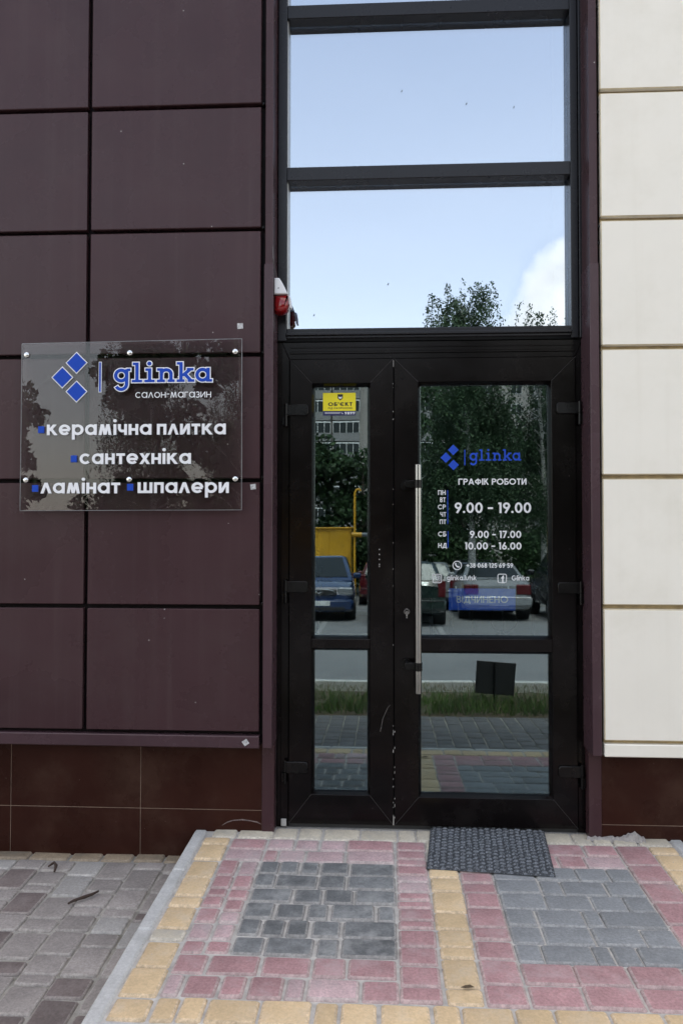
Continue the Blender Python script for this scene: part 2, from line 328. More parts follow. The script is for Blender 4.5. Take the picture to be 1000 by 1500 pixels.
def thing(name, label, cat, loc=(0,0,0), rz=0, group=None):
    o = bpy.data.objects.new(name, None); COL.objects.link(o); o.empty_display_size = 0.1
    o.location = loc; o.rotation_euler = (0,0,rz)
    return tag(o, label, cat, group)
def copy_tree(o, parent=None):
    c = o.copy(); COL.objects.link(c); c.parent = parent
    for ch in list(o.children): copy_tree(ch, c)
    return c

# ------------------------------------------------------------------ ground
SL = 0.025                                   # fall of the entrance paving
def zp(y): return SL*y                       # entrance paving (y is negative outwards)
def zw(y): return -0.13 + 0.03*y             # sidewalk
def sheet(name, m, x0, x1, ys, nx=1):
    b = MB(); n = nx+1
    vs = [(x0+(x1-x0)*i/nx, y, z) for y, z in ys for i in range(n)]
    fs = [(j*n+i+1, j*n+i, (j+1)*n+i, (j+1)*n+i+1) for j in range(len(ys)-1) for i in range(nx)]
    b.add(vs, fs); return tag(b.build(name, m), kind='structure')
sheet('ground', 'ground', -400, 400, [(60, -0.6), (0.2, -0.6), (-3.3, -0.6), (-4.9, -0.6), (-30, -1.45), (-400, -1.6)])
sidewalk = sheet('sidewalk', 'joint_dark', -9, 9, [(0.06, zw(0.06)-0.010), (-3.42, zw(-3.42)-0.010)])
sidewalk['label'] = 'brown grey block sidewalk below the entrance paving'
sheet('verge_soil', 'soil', -12, 14, [(-3.42, -0.265), (-3.5, -0.225), (-4.2, -0.225), (-4.8, -0.285), (-4.95, -0.33)])
sheet('parking_lot', 'asphalt', -60, 60, [(-4.95, -0.30), (-16, -0.70), (-27, -1.13), (-34, -1.2)])
for x0, y0, x1, y1 in ((-1.35, -11.5, -1.5, -17.5), (1.1, -11.5, 1.25, -17.5), (3.9, -11.5, 4.05, -17.5)):
    b = MB(); zz = lambda y: -0.30-0.0364*(-y-4.95)+0.006
    b.add([(x0,y0,zz(y0)),(x0+0.1,y0,zz(y0)),(x1+0.1,y1,zz(y1)),(x1,y1,zz(y1))], [(0,1,2,3)]); tag(b.build('parking_line', 'line'), kind='structure')
b = MB(); x = -12.0
far_kerb = bpy.data.objects.new('road_kerb', None); COL.objects.link(far_kerb); tag(far_kerb, 'pale concrete kerb along the parking lot', kind='structure')
kb = MB(); kb.box(0, 0.99, -5.03, -4.93, -0.45, -0.195, 0.008)
k0 = kb.build('kerbstone', 'kerb', far_kerb); k0.location.x = -12
for i in range(1, 26):
    k = k0.copy(); COL.objects.link(k); k.parent = far_kerb; k.location.x = -12+i

def stone_mesh(b, x0, x1, y0, y1, zf, ztop=0.0, bev=0.0095, cor=0.006, jit=0.003, tilt=0.012):
    """one paving block, rounded in plan, bevelled round its top; zf(y) is the bed"""
    j = lambda a=jit: random.uniform(-a, a)
    x0 += j(); x1 += j(); y0 += j(); y1 += j(); c = min(cor, (x1-x0)/3.2, (y1-y0)/3.2)
    pl = [(x0+c,y0),(x1-c,y0),(x1,y0+c),(x1,y1-c),(x1-c,y1),(x0+c,y1),(x0,y1-c),(x0,y0+c)]
    mx_, my_ = (x0+x1)/2, (y0+y1)/2; hx, hy = (x1-x0)/2, (y1-y0)/2; bb = min(bev, hx*0.4, hy*0.4)
    tx, ty = random.uniform(-tilt, tilt), random.uniform(-tilt, tilt); dz = j(0.0022)+ztop
    pl = [(x+j(0.0012), y+j(0.0012)) for x, y in pl]
    def ring(ins, dzr): return [(mx_+(x-mx_)*(hx-ins)/hx, my_+(y-my_)*(hy-ins)/hy, zf(y)+dzr+dz+tx*(x-mx_)+ty*(y-my_)) for x, y in pl]
    vs = ring(-0.001, -0.03) + ring(0.0, -bb*0.85) + ring(bb*0.38, -bb*0.25) + ring(bb, 0.0)
    b.add(vs, [(24,25,26,27,28,29,30,31)])
    for r in range(3):
        for i in range(8): b.f.append((len(b.v)-32+r*8+i, len(b.v)-32+r*8+(i+1)%8, len(b.v)-32+(r+1)*8+(i+1)%8, len(b.v)-32+(r+1)*8+i)); b.mi.append(1)
def lengths(total, opts, g):
    out = []; acc = 0
    while True:
        rem = total-acc
        if rem <= max(opts)*1.35:
            if rem > 0.24: out += [rem*0.55, rem*0.45]
            else: out.append(rem)
            return out
        L = random.choice(opts); out.append(L); acc += L
def lay(parent, x0, x1, y0, y1, along, strips, mname, gap, opts, zf, mix=None, **kw):
    """rows of stones: along 'x' or 'y'; strips = number of rows across"""
    n = 0
    for k in range(strips):
        if along == 'x':
            a0 = y0+(y1-y0)*k/strips; a1 = y0+(y1-y0)*(k+1)/strips; s, t = x0, x1
        else:
            a0 = x0+(x1-x0)*k/strips; a1 = x0+(x1-x0)*(k+1)/strips; s, t = y0, y1
        p = s
        for L in lengths(t-s, opts, gap):
            b = MB(); g = gap/2*random.uniform(0.8, 1.25)
            if along == 'x': stone_mesh(b, p+g, p+L-g, a0+gap/2, a1-gap/2, zf, **kw)
            else: stone_mesh(b, a0+gap/2, a1-gap/2, p+g, p+L-g, zf, **kw)
            mm = mname
            if mix:
                u_ = random.random()
                for mk, pr_ in zip(mix[0::2], mix[1::2]):
                    if u_ < pr_: mm = mk; break
                    u_ -= pr_
            b.build('paving_stone', [mm, RIM[mm]], parent, smooth=50); p += L; n += 1
    return n
PX0, PX1, PY = -0.868, 1.36, -1.54
bed = MB(); bed.add([(PX0-0.03, 0.03, zp(0.03)-0.0088), (PX1+0.03, 0.03, zp(0.03)-0.0088), (PX1+0.03, PY-0.03, zp(PY)-0.0088), (PX0-0.03, PY-0.03, zp(PY)-0.0088)], [(0,3,2,1)])
paving = bed.build('entrance_paving', 'sand'); tag(paving, 'raised entrance paving of yellow, red and grey blocks', kind='structure')
OPT = [0.066, 0.092, 0.122, 0.128, 0.182, 0.182]
WG, NG = 0.0095, 0.006
lay(paving, PX0+0.03, PX1, -0.147, -0.012, 'x', 1, 'st_yellow_pale', WG, [0.09,0.12,0.18], zp)
lay(paving, PX0, -0.735, PY, -0.147, 'y', 1, 'st_yellow', 0.010, [0.085,0.122,0.17], zp, mix=('st_yellow_pale',0.1))
lay(paving, -0.735, 0.05, -0.393, -0.147, 'x', 2, 'st_pink_dusty', WG, OPT, zp, mix=('st_pink',0.35))
lay(paving, -0.735, -0.555, -1.154, -0.393, 'y', 2, 'st_pink', WG, [0.066,0.092,0.12], zp, mix=('st_pink_dusty',0.3))
lay(paving, -0.555, 0.05, -1.154, -0.393, 'x', 6, 'st_dark', 0.0095, [0.092,0.122,0.122,0.128,0.182,0.182], zp)
lay(paving, -0.735, 0.05, -1.408, -1.154, 'x', 2, 'st_pink', 0.010, OPT, zp, mix=('st_pink_dusty',0.2))
lay(paving, 0.05, 0.195, -1.408, -0.147, 'y', 1, 'st_pink', 0.009, [0.066,0.092,0.122], zp, mix=('st_pink_dusty',0.15))
lay(paving, 0.195, 0.325, -1.408, -0.147, 'y', 1, 'st_yellow', NG, [0.075,0.095,0.125,0.17], zp, mix=('st_yellow_pale',0.06))
lay(paving, 0.325, 0.468, -1.408, -0.147, 'y', 1, 'st_pink', NG, [0.092,0.122,0.15], zp)
lay(paving, 0.468, 1.075, -0.393, -0.147, 'x', 2, 'st_pink', NG, OPT[1:], zp, mix=('st_pink_dusty',0.4))
lay(paving, 0.468, 1.075, -1.154, -0.393, 'x', 6, 'st_grey', 0.0045, OPT, zp)
lay(paving, 0.468, 1.23, -1.408, -1.154, 'x', 2, 'st_pink', NG, OPT[1:], zp)
lay(paving, 1.075, 1.23, -1.154, -0.147, 'y', 1, 'st_pink', NG, [0.12,0.17], zp)
lay(paving, 1.23, PX1, -1.408, -0.147, 'y', 1, 'st_yellow', NG, [0.085,0.122,0.17], zp)
lay(paving, -0.735, PX1, PY, -1.408, 'x', 1, 'st_yellow', 0.010, [0.085,0.122,0.17,0.17], zp)
# kerb round the entrance paving
kerb = bpy.data.objects.new('entrance_kerb', None); COL.objects.link(kerb); tag(kerb, 'pale concrete kerb edging the raised entrance paving', kind='structure')
def kerbstone(x0, x1, y0, y1):
    b = MB(); b.box(x0, x1, y0, y1, -0.32, 0.0, 0.008)
    b.v = [(x, y, z+zp(y)*(1 if z > -0.1 else 0)) for x, y, z in b.v]
    return b.build('kerbstone', 'kerb', kerb)
for ya, yb in ((-0.50, -0.058), (-1.0, -0.503), (-1.6, -1.003)):
    kerbstone(-0.932, -0.873, ya, yb); kerbstone(PX1+0.004, PX1+0.062, ya, yb)
xa = -0.870
while xa < PX1: kerbstone(xa, min(xa+0.5, PX1+0.002)-0.003, -1.60, -1.545); xa += 0.5
# sidewalk stones left of the kerb and in front of the entrance
lay(sidewalk, -2.75, -0.95, -0.135, -0.02, 'x', 1, 'st_tan', 0.010, [0.16,0.2,0.24], zw)
x = -1.055; first = True
cols = [(-1.055, -0.938)]
while x > -2.6: cols.append((x-0.146, x)); x -= 0.146
for ca, cb in cols: lay(sidewalk, ca, cb, -1.62, -0.138, 'y', 1, 'st_walk', 0.010, [0.07,0.1,0.13,0.17,0.2,0.2], zw, mix=('st_walk_dark',0.15,'st_walk_light',0.18), cor=0.007, bev=0.008, tilt=0.016, jit=0.004)
x = -0.62
while x < 1.72:
    lay(sidewalk, x, x+0.13, -2.95, -1.62, 'y', 1, 'st_far', 0.009, [0.1,0.15,0.2], zw, tilt=0.008); x += 0.13
rest = MB(); x = -4.0
while x < 5:
    y = -3.4
    inner = -0.63 < x < 1.7
    while y < (-2.95 if inner else -1.65):
        L = random.choice((0.1, 0.15, 0.2)); stone_mesh(rest, x+0.005, x+0.125, y+0.005, min(y+L, -2.95 if inner else -1.63)-0.005, zw, tilt=0.008); y += L
    x += 0.13
tag(rest.build('paving_stone', ['st_far', 'st_far_rim'], sidewalk, smooth=50), kind='stuff')
strip2 = MB()
x = 1.45
while x < 5:
    y = -1.62
    while y < -0.15:
        L = random.choice((0.1, 0.15, 0.2)); stone_mesh(strip2, x+0.005, x+0.125, y+0.005, min(y+L, -0.03)-0.005, zw, tilt=0.01); y += L
    x += 0.13
tag(strip2.build('paving_stone', ['st_walk', 'st_walk_rim'], sidewalk, smooth=50), kind='stuff')

# ------------------------------------------------------------------ shop building shell and interior
bld = thing('shop_building', 'dim shop interior behind the glazed entrance', 'building')
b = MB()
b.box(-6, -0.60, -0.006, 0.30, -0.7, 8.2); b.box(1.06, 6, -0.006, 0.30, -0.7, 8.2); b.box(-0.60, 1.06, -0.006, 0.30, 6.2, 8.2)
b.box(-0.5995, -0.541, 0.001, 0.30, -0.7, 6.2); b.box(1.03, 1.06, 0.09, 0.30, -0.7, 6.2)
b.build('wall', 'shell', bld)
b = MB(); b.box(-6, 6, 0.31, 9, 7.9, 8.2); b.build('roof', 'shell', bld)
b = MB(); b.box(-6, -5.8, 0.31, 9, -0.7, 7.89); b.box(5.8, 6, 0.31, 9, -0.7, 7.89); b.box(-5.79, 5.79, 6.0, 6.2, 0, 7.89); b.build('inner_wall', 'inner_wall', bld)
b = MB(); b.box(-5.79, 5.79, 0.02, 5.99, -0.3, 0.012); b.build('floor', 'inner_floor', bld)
# stair railing inside the shop, descending to the right
rail = thing('stair_railing', 'black steel stair railing behind the door glass', 'railing', (0, 2.0, 0))
def rz_(x): return 2.053 - (x+0.513)*0.5075
b = MB(); b.tube([(-1.6, 0, rz_(-1.6)), (1.9, 0, rz_(1.9))], 0.026, 8); b.build('handrail', 'black', rail, 40)
b = MB(); b.tube([(-1.6, 0, rz_(-1.6)-0.155), (1.9, 0, rz_(1.9)-0.155)], 0.015, 8); b.build('lower_rail', 'black', rail, 40)
for i, x in enumerate((-0.9, -0.5, -0.1, 0.35, 0.497, 0.664, 0.885, 1.102, 1.5)):
    b = MB(); b.tube([(x, 0, 0.702), (x, 0, rz_(x))], 0.012, 6); b.build('baluster', 'black', rail, 40)
for x, z, r in ((0.885, 0.83, 0.10), (0.875, 0.66, 0.07)):
    b = MB(); b.tube([(x+r*math.cos(a*PI/10), -0.02, z+r*math.sin(a*PI/10)) for a in range(21)], 0.007, 6, cap=False); b.build('ring', 'black', rail, 40)
b = MB()
for i in range(9): b.box(-1.5+0.32*i, -1.18+0.32*i, 0.1, 1.1, 1.5-0.165*i-0.04, 1.5-0.165*i)
b.box(-2.2, 2.4, -0.12, 0.09, 0.012, 0.70)
b.build('stair_flight', 'inner_floor', rail)

# ------------------------------------------------------------------ maroon cassette wall (left) with plinth
mw = thing('maroon_wall', 'dark maroon metal panel wall with brown tiled plinth left of the door', 'wall', (-1.5, -0.1, 0))
def at(o, par): o.parent = par; o.location = tuple(-v for v in par.location); return o
ZJ = [0.492, 1.108, 1.722, 2.337, 2.955, 3.571, 4.187, 4.803]
b = MB(); b.box(-3.24, -0.5845, -0.125, -0.008, 0.441, 4.9); at(b.build('joint_backing', 'maroon_deep'), mw)
for k in range(7):
    z0, z1 = ZJ[k]+(0.016 if k == 0 else 0.009), ZJ[k+1]-0.011
    for x0, x1 in ((-3.20, -2.325), (-2.305, -1.470), (-1.449, -0.602)):
        b = MB(); s = random.uniform(-0.0012, 0.0012)
        b.box(x0, x1, -0.165+s, -0.127, z0, z1, 0.0035); at(b.build('wall_panel', 'maroon', smooth=None), mw)
# drip flashing under the panels
b = MB(); b.prism([(-3.24, 0.437), (-0.600, 0.432), (-0.600, 0.490), (-3.24, 0.495)], -0.182, -0.092, 0.004); at(b.build('drip_flashing', 'maroon_trim'), mw)
# corner trims: a lower piece lapped over the upper one
b = MB(); b.box(-0.579, -0.541, -0.170, -0.004, 2.770, 4.9, 0.003); at(b.build('corner_trim', 'maroon'), mw)
b = MB(); b.box(-0.583, -0.5385, -0.175, -0.002, 0.432, 2.780, 0.003); at(b.build('corner_trim', 'maroon_trim'), mw)
for z in ZJ[1:7]:
    for dz in (0.012,):
        b = MB()
        for a in range(1): b.tube([(-0.592, -0.128, z+dz), (-0.592, -0.150, z+dz), (-0.592, -0.154, z+dz)], [0.009, 0.009, 0.004], 10)
        at(b.build('rivet', 'black', smooth=40), mw)
# plinth tiles
b = MB(); b.box(-3.5, -0.602, -0.0585, -0.0095, -0.45, 0.43); at(b.build('grout', 'grout'), mw)
for x0, x1 in ((-3.19, -2.5312), (-2.5282, -1.8707), (-1.8677, -1.2107), (-1.2077, -0.603)):
    for z0, z1 in ((-0.45, 0.0955), (0.0985, 0.44)):
        b = MB(); b.box(x0, x1, -0.060, -0.0586, z0, z1, 0.0006); at(b.build('plinth_tile', 'plinth'), mw)
b = MB(); b.box(-0.6015, -0.5415, -0.066, -0.003, -0.02, 0.4315, 0.002); at(b.build('corner_flashing', 'maroon'), mw)
b = MB(); pts = [(-0.80,0.020,.001),(-0.775,0.036,.003),(-0.745,0.046,.002),(-0.70,0.050,.0035),(-0.66,0.046,.0025),(-0.625,0.040,.003),(-0.606,0.030,.001)]
for (xa,za,ra),(xb,zb_,rb) in zip(pts, pts[1:]): b.prism([(xa,za-ra),(xb,zb_-rb),(xb,zb_+rb),(xa,za+ra)], -0.0606, -0.0596)
at(b.build('mortar_smear', mat('lime_smear', (0.17,0.13,0.12), 0.9, var=0.6, nscale=80)), mw)
# paper stickers and a scratch
for x, y, z, s, a in ((-0.701, -0.1675, 2.476, 0.014, 0.05), (-0.634, -0.1675, 1.690, 0.013, 0.1), (-0.663, -0.184, 0.461, 0.013, 0.6)):
    b = MB(); c, sn = math.cos(a)*s, math.sin(a)*s
    b.prism([(x-c+sn, z-sn-c), (x+c+sn, z+sn-c), (x+c-sn, z+sn+c), (x-c-sn, z-sn+c)], y, y+0.0012)
    at(b.build('sticker', mat('worn_white_sticker', (0.55, 0.55, 0.55), 0.6, var=0.5, nscale=90, dirt=((0.15,0.13,0.13),0.8,120))), mw)
b = MB(); b.prism([(-1.918, 0.615), (-1.914, 0.615), (-1.896, 0.70), (-1.886, 0.775), (-1.890, 0.776), (-1.903, 0.70)], -0.1672, -0.1662)
at(b.build('scratch', mat('chalky_scratch', (0.14, 0.11, 0.11), 0.8, var=0.7, nscale=60)), mw)

# ------------------------------------------------------------------ cream wall (right)
cw = thing('cream_wall', 'cream metal panel wall with maroon edge trim right of the door', 'wall', (1.6, -0.1, 0))
ZC = [0.485, 1.120, 1.735, 2.351, 2.969, 3.586, 4.203, 4.82]
b = MB(); b.box(1.035, 3.5, -0.142, -0.008, 0.425, 4.9); at(b.build('joint_backing', 'cream_joint'), cw)
for k in range(7):
    for x0, x1 in ((1.031, 1.888), (1.905, 2.76), (2.777, 3.5)):
        b = MB(); s = random.uniform(-0.001, 0.001); b.box(x0, x1, -0.175+s, -0.144, ZC[k]+0.008, ZC[k+1]-0.011, 0.0045, mie=1); at(b.build('wall_panel', ['cream', 'cream_edge']), cw)
b = MB(); b.box(1.031, 3.5, -0.177, -0.092, 0.417, 0.477, 0.004); at(b.build('bottom_flashing', 'cream'), cw)
b = MB(); b.box(0.979, 1.017, -0.172, 0.0, 2.745, 4.9, 0.003); at(b.build('corner_trim', 'maroon'), cw)
b = MB(); b.box(0.977, 1.0195, -0.177, 0.002, 0.420, 2.755, 0.003); at(b.build('corner_trim', 'maroon_trim'), cw)
b = MB(); b.box(1.020, 1.0335, -0.130, -0.0925, 0.425, 4.9); at(b.build('joint_strip', 'maroon_deep'), cw)
for z in ZC[1:7]:
    for dz in (-0.09, -0.19) if z > 3.5 else (-0.03, -0.11) if z > 2.9 else (-0.02,):
        b = MB(); b.tube([(1.0258, -0.132, z+dz), (1.0258, -0.152, z+dz), (1.0258, -0.156, z+dz)], [0.009, 0.009, 0.004], 10); at(b.build('rivet', 'black', smooth=40), cw)
b = MB(); b.box(1.045, 3.5, -0.0622, -0.0075, -0.45, 0.42); at(b.build('grout', 'grout'), cw)
for x0, x1 in ((1.0455, 1.700), (1.7025, 2.36), (2.3625, 3.02)):
    for z0, z1 in ((-0.45, 0.0615), (0.0645, 0.43)):
        b = MB(); b.box(x0, x1, -0.0637, -0.0623, z0, z1, 0.0006); at(b.build('plinth_tile', 'plinth'), cw)
b = MB(); b.box(0.984, 1.0445, -0.068, 0.0, -0.02, 0.4195, 0.002); at(b.build('corner_flashing', 'maroon'), cw)
# ------------------------------------------------------------------ window above the door
win = thing('window', 'tall anthracite framed window reflecting sky above the door', 'window', (0.2, 0, 2.44))
def bar(x0, x1, y0, y1, z0, z1, name='frame', m='anthracite', bev=0.003):
    b = MB(); b.box(x0, x1, y0, y1, z0, z1, bev); return at(b.build(name, m), win)
YF = -0.018
bar(-0.5375, -0.493, YF, 0.085, 2.436, 6.2, 'jamb')
bar(-0.4925, -0.489, 0.0, 0.085, 2.5, 6.2, 'glazing_bead', 'alu', 0.001)
bar(0.927, 0.963, YF, 0.085, 2.436, 6.2, 'mullion')
bar(0.967, 1.004, YF-0.004, 0.085, 2.436, 6.2, 'mullion')
bar(0.9632, 0.9668, YF+0.012, 0.085, 2.436, 6.2, 'gasket', 'rubber', 0)
T = [(2.4365, 2.498), (3.256, 3.325), (4.093, 4.163), (4.93, 5.0)]
for i, (z0, z1) in enumerate(T):
    bar(-0.4925, 0.9265, YF+0.002, 0.085, z0+0.012 if i == 0 else z0, z1, 'transom')
    bar(1.0045, 1.06, YF+0.002, 0.085, z0, z1, 'transom')
bar(-0.4925, 0.9265, -0.030, -0.0165, 2.462, 2.476, 'sill_lip', 'anthracite', 0.002)
bar(-0.5375, 1.004, -0.010, 0.08, 2.4335, 2.4475, 'gasket', 'rubber', 0)
for k in range(3):
    z0, z1 = T[k][1], T[k+1][0]
    b = MB(); b.box(-0.4885, 0.9265, 0.052, 0.060, z0+0.0005, z1-0.0005); at(b.build('pane', 'glass_up'), win)
    b = MB(); b.box(1.0045, 1.0295, 0.052, 0.060, z0+0.0005, z1-0.0005); at(b.build('pane', 'glass_up'), win)
# inner reveal seen through the right edge of the panes
b = MB(); b.box(0.905, 0.9268, 0.0605, 0.30, 2.5, 6.2); at(b.build('inner_reveal', mat('pale_reveal', (0.5,0.5,0.5), 0.7)), win)
for x, z in ((0.09, 3.74), (0.42, 3.665), (0.66, 3.64), (0.02, 2.74), (-0.36, 2.585)):
    b = MB(); b.prism([(x-0.004, z-0.006), (x+0.002, z-0.004), (x+0.005, z+0.006), (x, z+0.003)], 0.0505, 0.0515); at(b.build('speck', 'black'), win)

# ------------------------------------------------------------------ double door
door = thing('double_door', 'dark brown glazed double door with a long steel pull bar', 'door', (0.22, 0, 0.0))
def dpart(b, name, m, par=None, smooth=None):
    o = b.build(name, m, smooth=smooth); o.parent = par or door
    o.location = (0,0,0) if par else tuple(-v for v in door.location)
    return o
b = MB()
b.prism([(-0.518,0.0),(-0.4785,0.0),(-0.4785,2.3445),(-0.518,2.4325)], 0.0, 0.075, 0.002)
b.prism([(0.9485,0.0),(0.985,0.0),(0.985,2.4325),(0.9485,2.3445)], 0.0, 0.075, 0.002)
b.prism([(-0.5172,2.4325),(-0.4780,2.3453),(0.948,2.3453),(0.9842,2.4325)], 0.0, 0.075, 0.002)
b.box(-0.476, 0.946, -0.006, 0.0, 2.372, 2.384, 0.002); b.box(-0.476, 0.946, -0.004, 0.0, 2.402, 2.408, 0.001)
b.box(-0.5385, -0.5185, 0.002, 0.07, 0.0, 2.433)
dpart(b, 'door_frame', 'pvc')
b = MB(); b.box(-0.4785, 0.9485, 0.012, 0.07, 0.0, 2.3445)
b2 = MB(); b2.box(-0.478, 0.948, 0.03, 0.04, 0.004, 0.018); dpart(b2, 'threshold', 'alu')
b2 = MB(); b2.box(-0.514, -0.487, -0.012, -0.001, 0.004, 0.040, 0.002); dpart(b2, 'end_cap', 'alu')
def leaf(x0, x1, xi0, xi1, zt, zb, zmid0, zmid1, side):
    """x0..x1 outer; xi visible glass edges; zt/zb glass top and bottom; zmid the middle rail between the panes"""
    z0, z1 = 0.020, 2.3425; e = 0.013; g = 0.0004
    a0, a1, t, bt = xi0-e, xi1+e, zt+e, zb-e
    yf, yb = -0.014, 0.058
    L = MB()
    L.prism([(x0,z0+g*2),(x0,z1-g*2),(a0,t-g),(a0,bt+g)], yf, yb, 0.0018)
    L.prism([(x1,z0+g*2),(x1,z1-g*2),(a1,t-g),(a1,bt+g)], yf, yb, 0.0018)
    L.prism([(x0+g*2,z1),(x1-g*2,z1),(a1-g,t),(a0+g,t)], yf, yb, 0.0018)
    L.prism([(x0+g*2,z0),(x1-g*2,z0),(a1-g,bt),(a0+g,bt)], yf, yb, 0.0018)
    L.prism([(a0+g,zmid0+e),(a1-g,zmid0+e),(a1-g,zmid1-e),(a0+g,zmid1-e)], yf+0.0005, yb, 0.0018)
    o = dpart(L, 'door_leaf', 'pvc'); ox = MB()
    # mitre seams
    for (xa, za), (xb, zb_) in (((x0,z1),(a0,t)), ((x1,z1),(a1,t)), ((x0,z0),(a0,bt)), ((x1,z0),(a1,bt))):
        d = Vector((xb-xa, zb_-za)).normalized(); n = Vector((-d.y, d.x))*0.0009
        ox.prism([(xa+n.x, za+n.y), (xb+n.x, zb_+n.y), (xb-n.x, zb_-n.y), (xa-n.x, za-n.y)], yf-0.0003, yf+0.004)
    s = ox.build('mitre_seam', 'seam'); s.parent = o
    for pz0, pz1 in ((zmid1, zt), (zb, zmid0)):
        B = MB(); E_ = e-0.0002
        o_ = [(xi0-E_, pz0-E_), (xi1+E_, pz0-E_), (xi1+E_, pz1+E_), (xi0-E_, pz1+E_)]
        i_ = [(xi0+0.001, pz0+0.001), (xi1-0.001, pz0+0.001), (xi1-0.001, pz1-0.001), (xi0+0.001, pz1-0.001)]
        m_ = [(xi0-0.003, pz0-0.003), (xi1+0.003, pz0-0.003), (xi1+0.003, pz1+0.003), (xi0-0.003, pz1+0.003)]
        vs = [(x, yf+0.005, z) for x, z in o_] + [(x, 0.008, z) for x, z in m_] + [(x, 0.022, z) for x, z in i_] + [(x, 0.05, z) for x, z in i_]
        fs = [(r*4+i, r*4+(i+1)%4, (r+1)*4+(i+1)%4, (r+1)*4+i) for r in range(3) for i in range(4)]
        B.add(vs, fs); q = B.build('glazing_bead', 'pvc'); q.parent = o
        G = MB(); G.box(xi0-0.0025, xi1+0.0025, 0.0262, 0.0322, pz0-0.0025, pz1+0.0025); q = G.build('glass_pane', 'glass_door'); q.parent = o
    for hz in (2.083, 1.194, 0.297):
        H = MB(); sx = -1 if side == 'L' else 1; xe = x0 if side == 'L' else x1
        xp = xe + sx*0.018
        px0, px1 = sorted((xp-sx*0.004, xp-sx*0.112))
        r = 0.014; pl = []
        def corner(cx, cz, a0_, rr):
            return [(cx+rr*math.cos(a0_+k*PI/8), cz+rr*math.sin(a0_+k*PI/8)) for k in range(5)]
        z0_, z1_ = hz-0.026, hz+0.030
        if side == 'L': pl = [(px0, z0_)] + corner(px1-r, z0_+r, -PI/2, r) + corner(px1-r, z1_-r, 0, r) + [(px0, z1_)]
        else: pl = corner(px0+r, z1_-r, PI/2, r) + corner(px0+r, z0_+r, PI, r) + [(px1, z0_), (px1, z1_)]
        H.prism(pl, -0.027, -0.0145, 0.003)
        H.tube([(xp, -0.026, hz-0.082), (xp, -0.026, hz-0.079), (xp, -0.026, hz-0.022)], [0.005, 0.0085, 0.0085], 10)
        H.tube([(xp, -0.026, hz-0.019), (xp, -0.026, hz+0.034), (xp, -0.026, hz+0.037)], [0.0085, 0.0085, 0.005], 10)
        H.box(min(xp, xp+sx*0.02), max(xp, xp+sx*0.02), -0.02, 0.001, hz-0.075, hz-0.028, 0.002)
        q = H.build('hinge', 'black', smooth=40); q.parent = o
    return o
leafL = leaf(-0.475, 0.0455, -0.350, -0.084, 2.207, 0.178, 0.877, 0.949, 'L')
leafR = leaf(0.0505, 0.945, 0.183, 0.814, 2.210, 0.174, 0.866, 0.955, 'R')
leafL['label'] = 'narrow left leaf with yellow sticker'; leafR['label'] = 'wide right leaf with opening hours and pull bar'
b = MB(); b.box(0.0458, 0.0502, -0.004, 0.05, 0.02, 2.34); b.build('astragal', 'rubber').parent = leafL
# pull bar
b = MB(); hx, hy = 0.1655, -0.093
b.tube([(hx,hy,0.685),(hx,hy,0.687),(hx,hy,1.800),(hx,hy,1.802)], [0.0145,0.0165,0.0165,0.0145], 20)
q = b.build('handle', 'steel', smooth=30); q.parent = leafR
for z in (1.706, 0.816):
    b = MB(); b.tube([(hx,hy,z-0.020),(hx,hy,z+0.020)], 0.0192, 20)
    b.box(0.106, hx, hy+0.004, hy+0.016, z-0.018, z+0.018, 0.003); b.box(0.100, 0.116, hy+0.0035, -0.016, z-0.0175, z+0.0175, 0.003)
    b.tube([(0.108,-0.022,z),(0.108,-0.0142,z)], 0.027, 18)
    q = b.build('handle_bracket', 'black', smooth=40); q.parent = leafR
# lock
b = MB(); b.tube([(0.112+0.0125*math.cos(a*PI/12), -0.0165, 1.075+0.0125*math.sin(a*PI/12)) for a in range(25)], 0.0026, 6, cap=False)
b.disc((0.112,-0.0142,1.071), (0,-1,0), 0.0088, 0.012, 16); b.box(0.1078, 0.1162, -0.026, -0.0142, 1.045, 1.066, 0.003); b.disc((0.112,-0.0142,1.047), (0,-1,0), 0.0043, 0.0115, 10)
q = b.build('lock_cylinder', 'steel', smooth=40); q.parent = leafR
b = MB(); b.box(0.1112, 0.1128, -0.0268, -0.0262, 1.066, 1.076); q = b.build('keyhole', 'black'); q.parent = leafR
# paint chips on the meeting stiles and a scratch
random.seed(5); b = MB()
for i in range(26):
    x, z = random.choice(((0.0445, random.uniform(0.03, 0.6)), (0.0445, random.uniform(0.6, 2.3)), (0.0515, random.uniform(0.02, 0.5))))
    s = random.uniform(0.001, 0.0022); h = random.uniform(0.001, 0.009) if z < 0.5 else random.uniform(0.001, 0.004)
    b.prism([(x-s, z-h), (x+s*0.6, z-h*0.7), (x+s, z+h), (x-s*0.4, z+h*0.8)], -0.0152, -0.0132)
b.prism([(0.0435,0.022),(0.0475,0.022),(0.0475,0.062),(0.0445,0.075)], -0.0154, -0.0132)
b.prism([(0.0455,2.30),(0.0475,2.30),(0.0475,2.335),(0.0455,2.335)], -0.0145, -0.0132)
for z in (1.385, 1.36, 1.335, 1.31, 1.30): b.prism([(-0.026, z-0.003), (-0.022, z-0.004), (-0.022, z+0.002), (-0.025, z+0.003)], -0.0148, -0.0138)
q = b.build('paint_chip', mat('chipped_paint', (0.45,0.43,0.40), 0.8)); q.parent = leafL; q['kind'] = 'stuff'
b = MB(); pts = [(0.03,0.612),(0.018,0.60),(0.005,0.572),(-0.008,0.54),(-0.014,0.505),(-0.02,0.48)]
for (xa,za),(xb,zb_) in zip(pts, pts[1:]): b.prism([(xa-0.0007,za),(xb-0.0007,zb_),(xb+0.0006,zb_),(xa+0.0006,za)], -0.0146, -0.0138)
